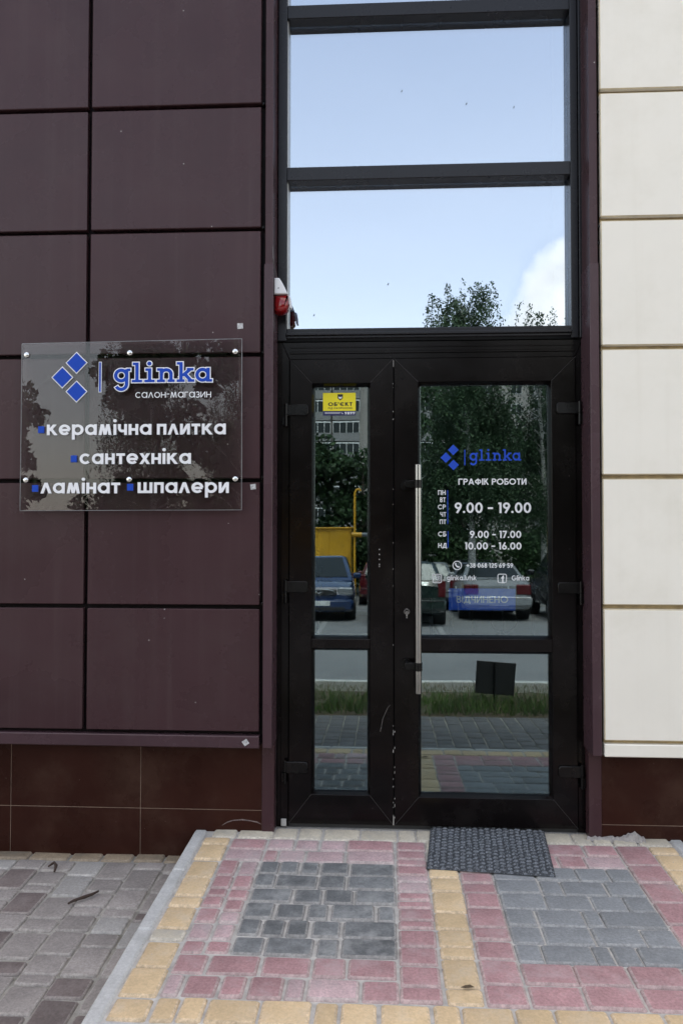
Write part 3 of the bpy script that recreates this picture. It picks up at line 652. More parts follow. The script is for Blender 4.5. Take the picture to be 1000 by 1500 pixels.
q = b.build('scratch', mat('pale_scratch', (0.22,0.2,0.19), 0.8, var=0.6, nscale=200)); q.parent = leafL

# ------------------------------------------------------------------ lettering (drawn as strokes)
def arc(cx, cy, rx, a0, a1, ry=None, n=None):
    ry = rx if ry is None else ry; n = n or max(5, int(abs(a1-a0)/11)+1)
    return [(cx+rx*math.cos(R_(a0+(a1-a0)*i/n)), cy+ry*math.sin(R_(a0+(a1-a0)*i/n))) for i in range(n+1)]
def glyph(ch, w, slab=False, cap=1.38):
    """strokes of one letter; lower case has x-height 1, capitals and figures have height cap. returns (strokes, width)"""
    a = w/2; P = lambda *p: ('p', list(p), False); D = lambda p, q: ('d', p, q)
    C = lambda cx, cy, rx, ry=None: ('p', arc(cx, cy, rx, 0, 360, ry, 34)[:-1], True)
    dot = lambda x, y: ('o', (x, y), w*0.62)
    r = 0.5-a; H = cap
    if slab:
        q = w*0.40
        S = lambda x0, x1, y: ('s', x0, x1, y-q, y+q)
        if ch == 'g': return [C(.5,.5,r), P((1-a,.96),(1-a,-.08),*arc(.5,-.08,r,0,-152,.40)), S(.86,1.14,1-q)], 1.14
        if ch == 'l': return [P((.42,0),(.42,1.42)), S(.12,.42,1.42-q), S(.06,.78,q)], .84
        if ch == 'i': return [P((.42,0),(.42,1)), S(.12,.42,1-q), S(.06,.78,q), dot(.40,1.33)], .84
        if ch == 'n': return [P((.36,0),(.36,1)), S(.06,.36,1-q), S(.06,.62,q), P((.36,.5),*arc(.69,.58,.33,165,0,.42-a),(1.02,0)), S(.78,1.28,q)], 1.32
        if ch == 'k': return [P((.36,0),(.36,1.42)), S(.06,.36,1.42-q), S(.06,.62,q), D((.42,.40),(.98,1-q)), S(.74,1.22,1-q), D((.62,.56),(1.03,q)), S(.80,1.28,q)], 1.3
        if ch == 'a': return [C(.5,.5,r), P((1-a,0),(1-a,1)), S(.9,1.16,q), S(.78,1.0,1-q)], 1.16
    if ch == ' ': return [], .34
    if ch == '.': return [('o', (a*1.15, a*1.15), a*1.15)], w*1.15
    if ch == '-': return [P((0,.46*H),(.46,.46*H))], .46
    if ch == '+': return [P((0,.46*H),(.62,.46*H)), P((.31,.46*H-.31),(.31,.46*H+.31))], .62
    if ch == "'": return [P((a,H),(a,H*.66))], w
    low = {
     'к': ([P((a,0),(a,1)), D((.18,.40),(.70,1)), D((.34,.60),(.78,0))], .90),
     'е': ([('p', arc(.5,.5,r,0,318), False), P((a,.47),(1-a*.6,.47))], 1.0),
     'р': ([P((a,-.42),(a,1)), C(.5,.5,r)], 1.0), 'а': ([C(.5,.5,r), P((1-a,0),(1-a,1))], 1.0),
     'м': ([D((.04+a,0),(.22+a,1)), D((.24+a*.9,1),(.59,0.02)), D((.59,0.02),(.94-a*.9,1)), D((.96-a,1),(1.14-a,0))], 1.18),
     'і': ([P((a,0),(a,1)), dot(a,1.32)], w), 'ч': ([P((.78-a,0),(.78-a,1)), P((a,1),(a,.66),*arc(.36,.66,.36-a,180,285,.30),(.7,.38))], .78),
     'н': ([P((a,0),(a,1)), P((.82-a,0),(.82-a,1)), P((a,.5),(.82-a,.5))], .82),
     'п': ([P((a,0),(a,1-a),(.80-a,1-a),(.80-a,0))], .80), 'л': ([D((a*.9,0),(.45,1)), D((.45,1),(.9-a*.9,0))], .9),
     'и': ([P((a,0),(a,1)), P((.84-a,0),(.84-a,1)), D((a*1.6,.06),(.84-a*1.6,.94))], .84),
     'т': ([P((0,1-a),(.74,1-a)), P((.37,0),(.37,1))], .74), 'с': ([('p', arc(.5,.5,r,44,316), False)], .92),
     'х': ([D((a,0),(.86-a,1)), D((.86-a,0),(a,1))], .86),
     'ш': ([P((a,1),(a,a),(1.24-a,a),(1.24-a,1)), P((.62,a),(.62,1))], 1.24), 'о': ([C(.5,.5,r)], 1.0),
     'г': ([P((a,0),(a,1-a),(.6,1-a))], .6),
     'з': ([('p', arc(.32,.735,.30-a*.4,150,-90,.265-a*.6), False), ('p', arc(.32,.27,.34-a*.4,90,-150,.27-a*.4), False)], .66),
     'g': ([C(.5,.5,r), P((1-a,1),(1-a,-.05),*arc(.5,-.05,r,0,-150,.36))], 1.0), 'l': ([P((a,0),(a,1.4))], w), 'i': ([P((a,0),(a,1)), dot(a,1.32)], w),
     'n': ([P((a,0),(a,1)), P((a,.5),*arc(.43,.56,.43-a,165,0,.44-a),(.86-a,0))], .86), 'k': ([P((a,0),(a,1.4)), D((.18,.40),(.70,1)), D((.34,.60),(.78,0))], .90),
     'a': ([C(.5,.5,r), P((1-a,0),(1-a,1))], 1.0), 'u': ([P((a,1),(a,.42),*arc(.43,.44,.43-a,180,360,.44-a),(.86-a,1))], .86),
     't': ([P((.28,0),(.28,1.34)), P((0,1-a),(.56,1-a))], .56), 's': ([('p', arc(.3,.73,.25-a*.3,40,270,.27-a), False), ('p', arc(.3,.28,.27-a*.3,90,-150,.28-a), False)], .6),
    }
    if ch in low: return low[ch]
    h = H; m = h/2; rr = h/2-a
    up_ = {
     'Г': ([P((a,0),(a,h-a),(.62*h,h-a))], .62*h), 'Р': ([P((a,0),(a,h)), P((a,h-a),(.34*h,h-a),*arc(.34*h,.70*h,.27*h-a*.3,90,-90,.30*h-a),(a,.40*h+a))], .62*h),
     'А': ([D((a,0),(.43*h,h)), D((.43*h,h),(.86*h-a,0)), P((.2*h,.28*h),(.66*h,.28*h))], .86*h),
     'Ф': ([P((.46*h,0),(.46*h,h)), C(.46*h,.52*h,.46*h-a,.33*h-a*.6)], .92*h), 'І': ([P((a,0),(a,h))], w),
     'К': ([P((a,0),(a,h)), D((.16*h,.42*h),(.52*h,h)), D((.26*h,.60*h),(.60*h,0))], .68*h), 'О': ([C(.5*h,m,rr)], h),
     'Б': ([P((.55*h,h-a),(a,h-a),(a,a),(.32*h,a),*arc(.32*h,.31*h,.27*h-a*.3,-90,90,.31*h-a),(a,.62*h-a))], .60*h),
     'Т': ([P((0,h-a),(.58*h,h-a)), P((.29*h,0),(.29*h,h))], .58*h),
     'И': ([P((a,0),(a,h)), P((.72*h-a,0),(.72*h-a,h)), D((a*1.5,.06*h),(.72*h-a*1.5,.94*h))], .72*h), 'П': ([P((a,0),(a,h-a),(.70*h-a,h-a),(.70*h-a,0))], .70*h),
     'Н': ([P((a,0),(a,h)), P((.70*h-a,0),(.70*h-a,h)), P((a,.52*h),(.70*h-a,.52*h))], .70*h),
     'В': ([P((a,a),(a,h-a),(.28*h,h-a),*arc(.28*h,.74*h,.24*h-a*.4,90,-90,.26*h-a),(a,.5*h)), P((a,.5*h),(.32*h,.5*h),*arc(.32*h,.26*h,.27*h-a*.4,90,-90,.26*h-a*.6),(a,a))], .59*h),
     'С': ([('p', arc(.5*h,m,rr,46,314), False)], .88*h), 'Ч': ([P((.62*h-a,0),(.62*h-a,h)), P((a,h),(a,.68*h),*arc(.3*h,.66*h,.3*h-a,180,280,.24*h),(.55*h,.42*h))], .62*h),
     'Д': ([D((.2*h,a),(.40*h,h-a)), P((.33*h,h-a),(.66*h,h-a),(.66*h,a)), P((a*.6,-.16*h),(a*.6,a),(.84*h-a*.6,a),(.84*h-a*.6,-.16*h))], .84*h),
     'Е': ([P((.54*h,h-a),(a,h-a),(a,a),(.54*h,a)), P((a,.52*h),(.5*h,.52*h))], .56*h), 'Є': ([('p', arc(.5*h,m,rr,46,314), False), P((a,m),(.62*h,m))], .86*h),
     'Х': ([D((a,0),(.66*h-a,h)), D((.66*h-a,0),(a,h))], .66*h), 'М': ([P((a,0),(a,h)), P((.88*h-a,0),(.88*h-a,h)), D((a*1.3,h),(.44*h,.2*h)), D((.44*h,.2*h),(.88*h-a*1.3,h))], .88*h),
     'Ю': ([P((a,0),(a,h)), P((a,m),(.34*h,m)), C(.74*h,m,.46*h-a,rr)], 1.2*h), 'G': ([('p', arc(.5*h,m,rr,48,335), False), P((.55*h,m-a*.4),(h-a,m-a*.4),(h-a,.22*h))], h),
     '0': ([C(.33*h,m,.33*h-a,rr)], .66*h), '1': ([P((.30*h-a,0),(.30*h-a,h-a),(.02*h,h-a*1.0))], .32*h),
     '2': ([('p', arc(.3*h,.70*h,.29*h-a,168,-30,.30*h-a)+[(a*1.2,a)], False), P((a*.6,a),(.6*h,a))], .6*h),
     '3': ([('p', arc(.29*h,.745*h,.25*h-a*.6,150,-90,.255*h-a), False), ('p', arc(.29*h,.265*h,.29*h-a*.6,90,-160,.265*h-a*.8), False)], .58*h),
     '5': ([P((.54*h,h-a),(.16*h,h-a),(.10*h,.56*h)), ('p', arc(.28*h,.32*h,.29*h-a*.6,130,-155,.32*h-a), False)], .58*h),
     '6': ([C(.31*h,.31*h,.31*h-a,.31*h-a), P((.10*h,.42*h),(.42*h,h))], .62*h), '7': ([P((0,h-a),(.52*h,h-a)), D((.16*h,0),(.48*h,h-a))], .56*h),
     '8': ([C(.30*h,.75*h,.25*h-a,.25*h-a), C(.30*h,.28*h,.30*h-a,.28*h-a*.8)], .60*h), '9': ([C(.31*h,.69*h,.31*h-a,.31*h-a), P((.52*h,.58*h),(.20*h,0))], .62*h),
    }
    return up_.get(ch, ([], .3))
def strips(strokes, w, grow=0.0):
    """(left, right) point pairs of every stroke, thickened"""
    out = []; a = w/2+grow
    for s in strokes:
        if s[0] == 's': _, x0, x1, y0, y1 = s; out.append(([((x0-grow, y0-grow), (x1+grow, y0-grow)), ((x0-grow, y1+grow), (x1+grow, y1+grow))], False)); continue
        if s[0] == 'o':
            (cx, cy), r = s[1], s[2]+grow; k = 9; pr = []
            for i in range(k+1):
                t = PI*i/k; pr.append(((cx-r*math.sin(t)-1e-6, cy-r*math.cos(t)), (cx+r*math.sin(t)+1e-6, cy-r*math.cos(t))))
            out.append((pr, False)); continue
        if s[0] == 'd':
            (x0, y0), (x1, y1) = s[1], s[2]
            if y0 > y1: x0, y0, x1, y1 = x1, y1, x0, y0
            k = (x1-x0)/(y1-y0); hx = a*math.sqrt(1+k*k)
            x0 -= k*grow; x1 += k*grow; y0 -= grow; y1 += grow
            out.append(([((x0-hx, y0), (x0+hx, y0)), ((x1-hx, y1), (x1+hx, y1))], False)); continue
        pts = [Vector(p) for p in s[1]]; cl = s[2]
        pts = [p for i, p in enumerate(pts) if i == 0 or (p-pts[i-1]).length > 1e-5]
        if not cl and grow: pts[0] = pts[0]+(pts[0]-pts[1]).normalized()*grow; pts[-1] = pts[-1]+(pts[-1]-pts[-2]).normalized()*grow
        pr = []; n = len(pts)
        for i in range(n):
            p = pts[i]; d0 = (p-pts[i-1]).normalized() if (i > 0 or cl) else None; d1 = (pts[(i+1)%n]-p).normalized() if (i < n-1 or cl) else None
            d0 = d0 or d1; d1 = d1 or d0
            nn = Vector((-d0.y-d1.y, d0.x+d1.x)); nn = nn.normalized() if nn.length > 1e-6 else Vector((-d0.y, d0.x))
            k = 1/max(0.5, nn.dot(Vector((-d0.y, d0.x)))); q = nn*(a*k)
            pr.append(((p+q)[:], (p-q)[:]))
        out.append((pr, cl))
    return out
def solid(mb, prs, fx, fy, y_front, y_back, mi=0):
    for k, (pr, cl) in enumerate(prs):
        yf = y_front-k*0.00004; n = len(pr); vs = []
        for l, r in pr:
            for p in (l, r): vs += [(fx(p[0]), yf, fy(p[1])), (fx(p[0]), y_back, fy(p[1]))]
        fs = []
        for i in range(n if cl else n-1):
            j = (i+1) % n; A, B = i*4, j*4
            fs += [(A, A+2, B+2, B), (A+1, B+1, B+3, A+3), (A, B, B+1, A+1), (A+2, A+3, B+3, B+2)]
        if not cl: fs += [(0, 1, 3, 2), ((n-1)*4, (n-1)*4+2, (n-1)*4+3, (n-1)*4+1)]
        # make every face look outwards from the stroke
        o = len(mb.v); cen = [Vector(vs[i*4])*.25+Vector(vs[i*4+1])*.25+Vector(vs[i*4+2])*.25+Vector(vs[i*4+3])*.25 for i in range(n)]
        for f in fs:
            p = [Vector(vs[i]) for i in f]; nn = (p[1]-p[0]).cross(p[2]-p[0]); c = sum(p, Vector())/4
            cc = sum((cen[i//4] for i in f), Vector())/4
            if nn.dot(c-cc) < 0: f = tuple(reversed(f))
            mb.f.append(tuple(i+o for i in f)); mb.mi.append(mi)
        mb.v += vs
def text_line(txt, x0, x1, zb, h, w, y_front, y_back, each=None, slab=False, gap=0.13, cap=1.38, unit=1.0, grow=0.0, mb=None, mi=0):
    """fits the line between x0 and x1; each(mesh, letter) is called per letter, else all goes into mb"""
    x = 0; place = []
    for ch in txt:
        st, adv = glyph(ch, w, slab, cap); place.append((ch, st, x)); x += adv + (gap if ch != ' ' else 0)
    total = x-gap; sx = (x1-x0)/total; sz = h/unit
    for ch, st, px in place:
        if not st: continue
        b = mb or MB()
        solid(b, strips(st, w, grow), lambda v, px=px: x0+(v+px)*sx, lambda v: zb+v*sz, y_front, y_back, mi)
        if each: each(b, ch)

# ------------------------------------------------------------------ acrylic shop sign
sign = thing('shop_sign', 'clear acrylic shop sign with blue logo and white lettering on the maroon wall', 'sign', (-1.23, -0.2, 1.57))
def sp(b, name, m, smooth=None): return at(b.build(name, m, smooth=smooth), sign)
b = MB(); b.prism([(-1.773,1.573),(-0.684,1.577),(-0.686,2.405),(-1.772,2.393)], -0.2035, -0.1985, 0.0008); sp(b, 'acrylic_panel', 'acrylic')
b = MB()
for (xa,za),(xb,zb_) in zip([(-1.773,1.573),(-0.684,1.577),(-0.686,2.405),(-1.772,2.393)], [(-0.684,1.577),(-0.686,2.405),(-1.772,2.393),(-1.773,1.573)]):
    b.tube([(xa,-0.201,za),(xb,-0.201,zb_)], 0.0021, 4)
sp(b, 'polished_edge', mat('polished_acrylic_edge', (0.30,0.30,0.31), 0.3))
for x, z in ((-1.747,2.337),(-1.234,2.341),(-0.717,2.342),(-1.744,1.722),(-1.232,1.724),(-0.714,1.725)):
    b = MB(); b.tube([(x,-0.1985,z),(x,-0.166,z)], 0.007, 10); b.tube([(x,-0.2036,z),(x,-0.2075,z),(x,-0.2095,z)], [0.0125,0.0125,0.009], 16); sp(b, 'standoff_screw', 'chrome', 40)
y0 = -0.2038
def letter(m): return lambda b, ch: sp(b, 'letter', m)
text_line('glinka', -1.311, -0.828, 2.196, 0.069, 0.25, y0-0.0030, y0, letter('white_letter'), slab=True, gap=0.02, grow=0.055)
text_line('glinka', -1.311, -0.828, 2.196, 0.069, 0.25, y0-0.0045, y0-0.0035, letter('blue_letter'), slab=True, gap=0.02, grow=-0.012)
text_line('салон-магазин', -1.205, -0.834, 2.121, 0.028, 0.13, y0-0.0015, y0, letter('white_letter'), gap=0.17)
for s, xa, xb, z, h in (('керамічна плитка', -1.64, -0.761, 1.941, 0.052), ('сантехніка', -1.476, -0.93, 1.799, 0.052), ('ламінат', -1.668, -1.276, 1.657, 0.052), ('шпалери', -1.189, -0.745, 1.658, 0.052)):
    text_line(s, xa, xb, z, h, 0.235, y0-0.0060, y0, letter('white_letter'), gap=0.15)
for x, z in ((-1.669,1.968),(-1.505,1.825),(-1.696,1.681),(-1.226,1.686)):
    b = MB(); b.box(x-0.0145, x+0.0145, y0-0.008, y0, z-0.0165, z+0.0165, 0.001); sp(b, 'bullet_square', 'blue_letter')
for x, z in ((-1.497,2.295),(-1.567,2.224),(-1.496,2.154)):
    b = MB(); d = 0.0545; b.prism([(x,z-d),(x+d,z),(x,z+d),(x-d,z)], y0-0.003, y0); q = sp(b, 'logo_diamond', 'white_letter')
    b = MB(); d = 0.0485; b.prism([(x,z-d),(x+d,z),(x,z+d),(x-d,z)], y0-0.0045, y0-0.0032); q2 = b.build('diamond_face', 'blue_letter'); q2.parent = q
b = MB(); b.box(-1.3865, -1.3725, y0-0.003, y0, 2.149, 2.299); q = sp(b, 'logo_bar', 'white_letter')
b = MB(); b.box(-1.3835, -1.3755, y0-0.0045, y0-0.0032, 2.152, 2.296); b.build('bar_face', 'blue_letter').parent = q

# ------------------------------------------------------------------ lettering on the right leaf
GF, GB = 0.0255, 0.0261
def dl(b, name='lettering', m='white_print'):
    q = b.build(name, m); q.parent = leafR; return q
b = MB(); text_line('glinka', 0.428, 0.685, 1.830, 0.040, 0.22, GF, GB, slab=True, gap=0.06, mb=b); dl(b, 'logo_lettering', 'blue_print')
for x, z in ((0.347,1.885),(0.310,1.846),(0.348,1.809)):
    b = MB(); d = 0.0268; b.prism([(x,z-d),(x+d,z),(x,z+d),(x-d,z)], GF, GB); dl(b, 'logo_diamond', 'blue_print')
for x, z0, z1, t in ((0.4045,1.807,1.885,0.0024),(0.3185,1.512,1.682,0.0018),(0.3195,1.392,1.476,0.0018)):
    b = MB(); b.box(x-t, x+t, GF, GB, z0, z1); dl(b, 'logo_bar', 'blue_print')
for s, xa, xb, z, h in (('ГРАФІК РОБОТИ',.372,.710,1.709,.031),('ПН',.270,.308,1.658,.024),('ВТ',.280,.308,1.622,.024),('СР',.269,.308,1.586,.0235),('ЧТ',.281,.310,1.549,.0225),('ПТ',.278,.310,1.512,.0225),
        ('9.00 - 19.00',.353,.733,1.567,.053),('СБ',.270,.310,1.449,.025),('НД',.270,.313,1.392,.024),('9.00 - 17.00',.428,.683,1.442,.036),('10.00 - 16.00',.403,.684,1.384,.036),('+38 068 125 69 59',.411,.642,1.293,.023)):
    b = MB(); text_line(s, xa, xb, z, h, 0.18, GF, GB, cap=1.0, gap=0.12 if '.' not in s else 0.10, mb=b); dl(b)
b = MB(); text_line('glinka.lutsk', .314, .461, 1.230, .018, 0.21, GF, GB, gap=0.15, mb=b); dl(b)
b = MB(); text_line('Glinka', .635, .721, 1.230, .018, 0.21, GF, GB, gap=0.15, mb=b); dl(b)
def icon(fn, cx, cz, s, name):
    b = MB(); prs = []
    for st, w in fn: prs += strips(st, w)
    solid(b, prs, lambda v: cx+v*s, lambda v: cz+v*s, GF, GB); dl(b, name)
def rsq(h, r): return ('p', arc(h-r,h-r,r,0,90)+arc(-h+r,h-r,r,90,180)+arc(-h+r,-h+r,r,180,270)+arc(h-r,-h+r,r,270,360), True)
ring = lambda r: ('p', arc(0,0,r,0,360,n=30)[:-1], True)
hand = [([ring(.9)], .17), ([('p', arc(.42,.42,.78,190,260), False)], .26), ([('p', [(-.38,.20),(-.24,.50)], False)], .30), ([('p', [(.20,-.38),(.50,-.24)], False)], .30)]
icon(hand, 0.365, 1.304, 0.0235, 'phone_icon')
icon([([rsq(.9,.35)], .16), ([rsq(.55,.2)], .10), ([ring(.30)], .13), ([('o',(.36,.36),.07)], .1)], 0.265, 1.238, 0.0235, 'camera_icon')
icon([([rsq(.9,.35)], .16), ([('p', [(.12,-.82),(.12,.2),*arc(.36,.2,.24,180,90,.30)], False)], .30), ([('p', [(-.22,.10),(.42,.10)], False)], .24)], 0.588, 1.240, 0.0235, 'letter_icon')
# yellow security sticker on the left leaf, one printed sheet
b = MB(); b.box(-0.310, -0.144, 0.0257, 0.0261, 2.0865, 2.178, mi=0); b.box(-0.310, -0.144, 0.0257, 0.0261, 2.063, 2.0862, mi=1)
text_line("ОБ'ЄКТ", -0.284, -0.161, 2.111, 0.019, 0.22, 0.0252, 0.0256, cap=1.0, gap=0.16, mb=b, mi=2)
text_line('ПІД ОХОРОНОЮ', -0.284, -0.161, 2.0955, 0.009, 0.17, 0.0252, 0.0256, cap=1.0, gap=0.2, mb=b, mi=2)
text_line('9899', -0.200, -0.148, 2.068, 0.0135, 0.20, 0.0252, 0.0256, cap=1.0, gap=0.12, mb=b, mi=3)
cx, cz = -0.2225, 2.157
b.prism([(cx-.0135,2.171),(cx-.0135,2.151),(cx,2.139),(cx+.0135,2.151),(cx+.0135,2.171)], 0.0254, 0.0256, mi=2)
b.prism([(cx-.008,2.160),(cx-.0085,2.152),(cx,2.147),(cx+.0085,2.152),(cx+.008,2.160),(cx,2.155)], 0.0251, 0.0253, mi=3)
prs = []
for st, w in hand[1:]: prs += strips(st, w)
solid(b, prs, lambda v: -0.2125+v*0.009, lambda v: 2.0745+v*0.009, 0.0252, 0.0256, 3)
for z in (2.0785, 2.0735): 
    x = -0.300
    while x < -0.228: L = random.uniform(0.004, 0.009); b.box(x, x+L, 0.0254, 0.0256, z-0.0011, z+0.0011, mi=3); x += L+0.002
q = b.build('sticker', ['yellow_print','navy_print','black_print','white_print']); q.parent = leafL; q['label'] = 'yellow security company sticker'
# open plaque hanging behind the glass
osn = thing('open_sign', 'blue open plaque hanging behind the right door glass', 'sign', (0.49, 0.04, 1.08))
b = MB(); b.box(0.323, 0.655, 0.036, 0.040, 1.079, 1.188, 0.001); at(b.build('plaque', 'plaque'), osn)
b = MB(); text_line('ВІДЧИНЕНО', 0.362, 0.618, 1.117, 0.034, 0.15, 0.0350, 0.0358, cap=1.0, gap=0.11, mb=b); at(b.build('lettering', 'white_print'), osn)
for x in (0.36, 0.62):
    b = MB(); b.tube([(x,0.038,1.187),(x,0.038,1.20)], 0.004, 8); at(b.build('suction_hook', 'white_print'), osn)

# ------------------------------------------------------------------ alarm siren by the window jamb
sir = thing('alarm_siren', 'white and red alarm siren fixed beside the window jamb', 'siren', (-0.538, -0.1, 2.64))
def curve(z): t = min(1, max(0, (2.716-z)/0.155)); return -0.513+0.056*math.sin(t*PI/2)**0.9
zz = [2.716, 2.705, 2.69, 2.672, 2.655, 2.637]
b = MB(); b.prism([(-0.5375,2.637),(-0.5375,2.716)] + [(curve(z)-0.0, z) for z in zz] , -0.150, -0.052, 0.004); at(b.build('housing', 'siren_white', smooth=30), sir)
b = MB(); prf = [(2.637,-0.478),(2.60,-0.470),(2.575,-0.474),(2.56,-0.486),(2.553,-0.505)]
b.prism([(-0.5375,2.6365)] + [(-0.5375,2.556)] + [(x,z) for z, x in reversed(prf)] + [(-0.478,2.6365)], -0.140, -0.062, 0.010); at(b.build('red_lens', 'siren_red', smooth=60), sir)
b = MB(); b.prism([(-0.476,2.6365),(-0.470,2.60),(-0.464,2.575),(-0.4555,2.575),(-0.458,2.61),(-0.4635,2.6365)], -0.120, -0.082, 0.003); at(b.build('shield_rib', 'siren_white', smooth=30), sir)
b = MB(); b.prism([(-0.519,2.664),(-0.515,2.662),(-0.513,2.667),(-0.517,2.669)], -0.1508, -0.149); at(b.build('screw', 'black'), sir)
b = MB(); b.tube([(-0.5405,-0.178,2.86),(-0.5375,-0.177,2.80),(-0.535,-0.150,2.77),(-0.532,-0.12,2.74),(-0.527,-0.10,2.714)], 0.0022, 6)
at(b.build('cable', mat('grey_cable', (0.12,0.11,0.11), 0.6)), sir)

# ------------------------------------------------------------------ doormat
dm = MB(); U, V = 144, 110; Wm, Dm = 0.552, 0.492
vs = []; TRI = []
for j in range(V+1):
    for i in range(U+1):
        u, v = i/U*Wm, j/V*Dm
        k = (u/0.0290 + 0.10*mnoise.noise((u*18, v*18, 2))) % 1.0; shift = int(u/0.0290) % 2
        r2 = (v/0.0340 + 0.5*shift + 0.12*mnoise.noise((u*15, v*15, 7))) % 1.0
        tri = (1.0 if abs(k-0.5)*2.15 < 1-r2/0.62 else 0.0) * (0.45+0.55*(1-r2)); TRI.append(tri)
        edge = min(u, Wm-u, v, Dm-v)
        h = 0.0060 + 0.0060*tri + random.uniform(-0.0012, 0.0012)
        if edge < 0.012: h = 0.0065*max(0.2, edge/0.012) + random.uniform(0, 0.0008)
        vs.append((u-Wm/2, v-Dm/2, h + 0.004*mnoise.noise((u*7, v*7, 1))))
fs = [(j*(U+1)+i, j*(U+1)+i+1, (j+1)*(U+1)+i+1, (j+1)*(U+1)+i) for j in range(V) for i in range(U)]
dm.add(vs, fs)
dm.mi = [1 if TRI[f[0]]+TRI[f[2]] > 0.5 and random.random() < 0.9 else 0 for f in dm.f]
ring_ = [i for i in range(U+1)] + [j*(U+1)+U for j in range(1, V+1)] + [V*(U+1)+i for i in range(U-1, -1, -1)] + [j*(U+1) for j in range(V-1, 0, -1)]
o = len(dm.v); dm.v += [(dm.v[i][0], dm.v[i][1], -0.001) for i in ring_]
for i in range(len(ring_)): j = (i+1) % len(ring_); dm.f.append((ring_[i], o+i, o+j, ring_[j])); dm.mi.append(0)
mo = dm.build('doormat', ['mat', 'mat_light']); tag(mo, 'dark grey woven doormat lying askew before the door', 'doormat')
mo.location = (0.483, -0.227, zp(-0.227)+0.003); mo.rotation_euler = (math.atan(SL), 0, R_(-5.6))
# ------------------------------------------------------------------ small litter
def twig(label, pts, rs):
    b = MB(); b.tube(pts, rs, 7); b.build_ = None
    o = b.build('twig', 'bark_dead', smooth=60); return tag(o, label, 'twig', 'dead twigs on the sidewalk')
zs = lambda y: zw(y)+0.004
twig('short reddish brown bent twig near the tiled plinth', [(-1.60,-0.235,zs(-.24)+.006),(-1.575,-0.225,zs(-.24)+.022),(-1.555,-0.25,zs(-.25)+.018),(-1.548,-0.285,zs(-.28)+.006)], [0.004,0.0065,0.008,0.005])
twig('longer grey brown curved twig on the sidewalk blocks', [(-1.362,-0.585,zs(-.58)+.008),(-1.345,-0.565,zs(-.56)+.012),(-1.315,-0.535,zs(-.53)+.012),(-1.285,-0.505,zs(-.5)+.012),(-1.270,-0.47,zs(-.47)+.010)], [0.004,0.006,0.0075,0.0065,0.004])
b = MB(); L = [(-0.022,0,0.002),(-0.008,-0.010,0.006),(0.010,-0.009,0.008),(0.024,0.002,0.003),(0.010,0.010,0.007),(-0.008,0.009,0.004),(0.0,0.0,0.0015)]
b.add(L, [(0,1,6),(1,2,6),(2,3,6),(3,4,6),(4,5,6),(5,0,6)]); b.add([(x,y,z+0.0006) for x,y,z in L], [(6,1,0),(6,2,1),(6,3,2),(6,4,3),(6,5,4),(6,0,5)])
lf = b.build('dry_leaf', mat('dry_leaf', (0.10,0.065,0.035), 0.8, var=0.4, nscale=60)); tag(lf, 'small dry brown leaf on the yellow blocks', 'leaf'); lf.location = (0.272,-1.321,zp(-1.321)+0.002)
b = MB(); random.seed(3)
n = 26; top = []; 
for i in range(n+1):
    x = 0.97+0.27*i/n; k = i/n
    h = 0.006+0.010*random.random() + (0.026*max(0, 1-abs(k-0.82)/0.2) if k > 0.6 else 0)*random.uniform(0.7,1.1); d = 0.012+0.02*random.random()+0.02*k
    top.append((x, h, d))
vs = []; fs = []
for x, h, d in top: vs += [(x,-0.0695,zp(-.07)+h),(x,-0.07-d*0.45,zp(-.07)+h*0.75+random.uniform(-.003,.003)),(x,-0.07-d,zp(-.07)-0.006)]
for i in range(n): fs += [(i*3,i*3+1,i*3+4,i*3+3),(i*3+1,i*3+2,i*3+5,i*3+4)]
b.add(vs, fs); mm_ = b.build('mortar_lump', 'mortar'); tag(mm_, 'crumbly grey mortar spill at the foot of the right plinth', 'mortar')
gd = MB(); random.seed(8)
for i in range(420):
    if random.random() < 0.55: x, y = random.uniform(-0.53, 0.96), random.uniform(-0.035, 0.0)
    else: x, y = random.uniform(-0.9, 1.35), random.uniform(-1.5, 0.0)
    s = random.uniform(0.0008, 0.003); z = zp(y)-0.004+s
    gd.add([(x-s,y-s*.8,z-s),(x+s,y-s,z-s),(x+s*.9,y+s,z-s),(x-s,y+s*.9,z-s),(x+s*.2,y,z+s)], [(0,1,4),(1,2,4),(2,3,4),(3,0,4)])
tag(gd.build('grit', 'mortar'), 'loose grit along the door threshold', kind='stuff')

# ================================================================== the place behind the camera, seen in the glass
def gz(t):                                   # ground height t metres out from the door
    return -0.30-0.0364*(t-4.95) if t < 16 else (-0.70-0.0391*(t-16) if t < 27 else -1.13-0.01*(t-27))
M['leaf_birch'] = mat('birch_leaf', (0.034, 0.066, 0.028), 0.6, var=0.45, nscale=1.3, coords='World', spec=0.3)
M['leaf_dark'] = mat('dense_leaf', (0.030, 0.064, 0.022), 0.6, var=0.5, nscale=0.9, coords='World', spec=0.3)
M['bark'] = mat('grey_bark', (0.09, 0.075, 0.06), 0.9, var=0.3, nscale=12, bump=0.8, bscale=30)
M['birch_bark'] = mat('birch_bark', (0.42, 0.41, 0.38), 0.85, var=0.25, nscale=8, dirt=((0.04,0.04,0.04),0.9,5.0))
M['car_glass'] = mat('car_window', (0.022, 0.027, 0.029), 0.06, var=0.1, spec=0.2, rvar=0.02)
M['tyre'] = mat('tyre_rubber', (0.012, 0.012, 0.012), 0.8)
M['rim'] = mat('alloy_rim', (0.35, 0.35, 0.36), 0.35, metal=0.7)
M['trim_black'] = mat('black_plastic_trim', (0.015, 0.015, 0.016), 0.5)
M['lamp_clear'] = mat('clear_lamp', (0.34, 0.36, 0.38), 0.12, metal=0.4)
M['lamp_red'] = mat('red_lamp', (0.085, 0.007, 0.010), 0.2, coat=0.15)
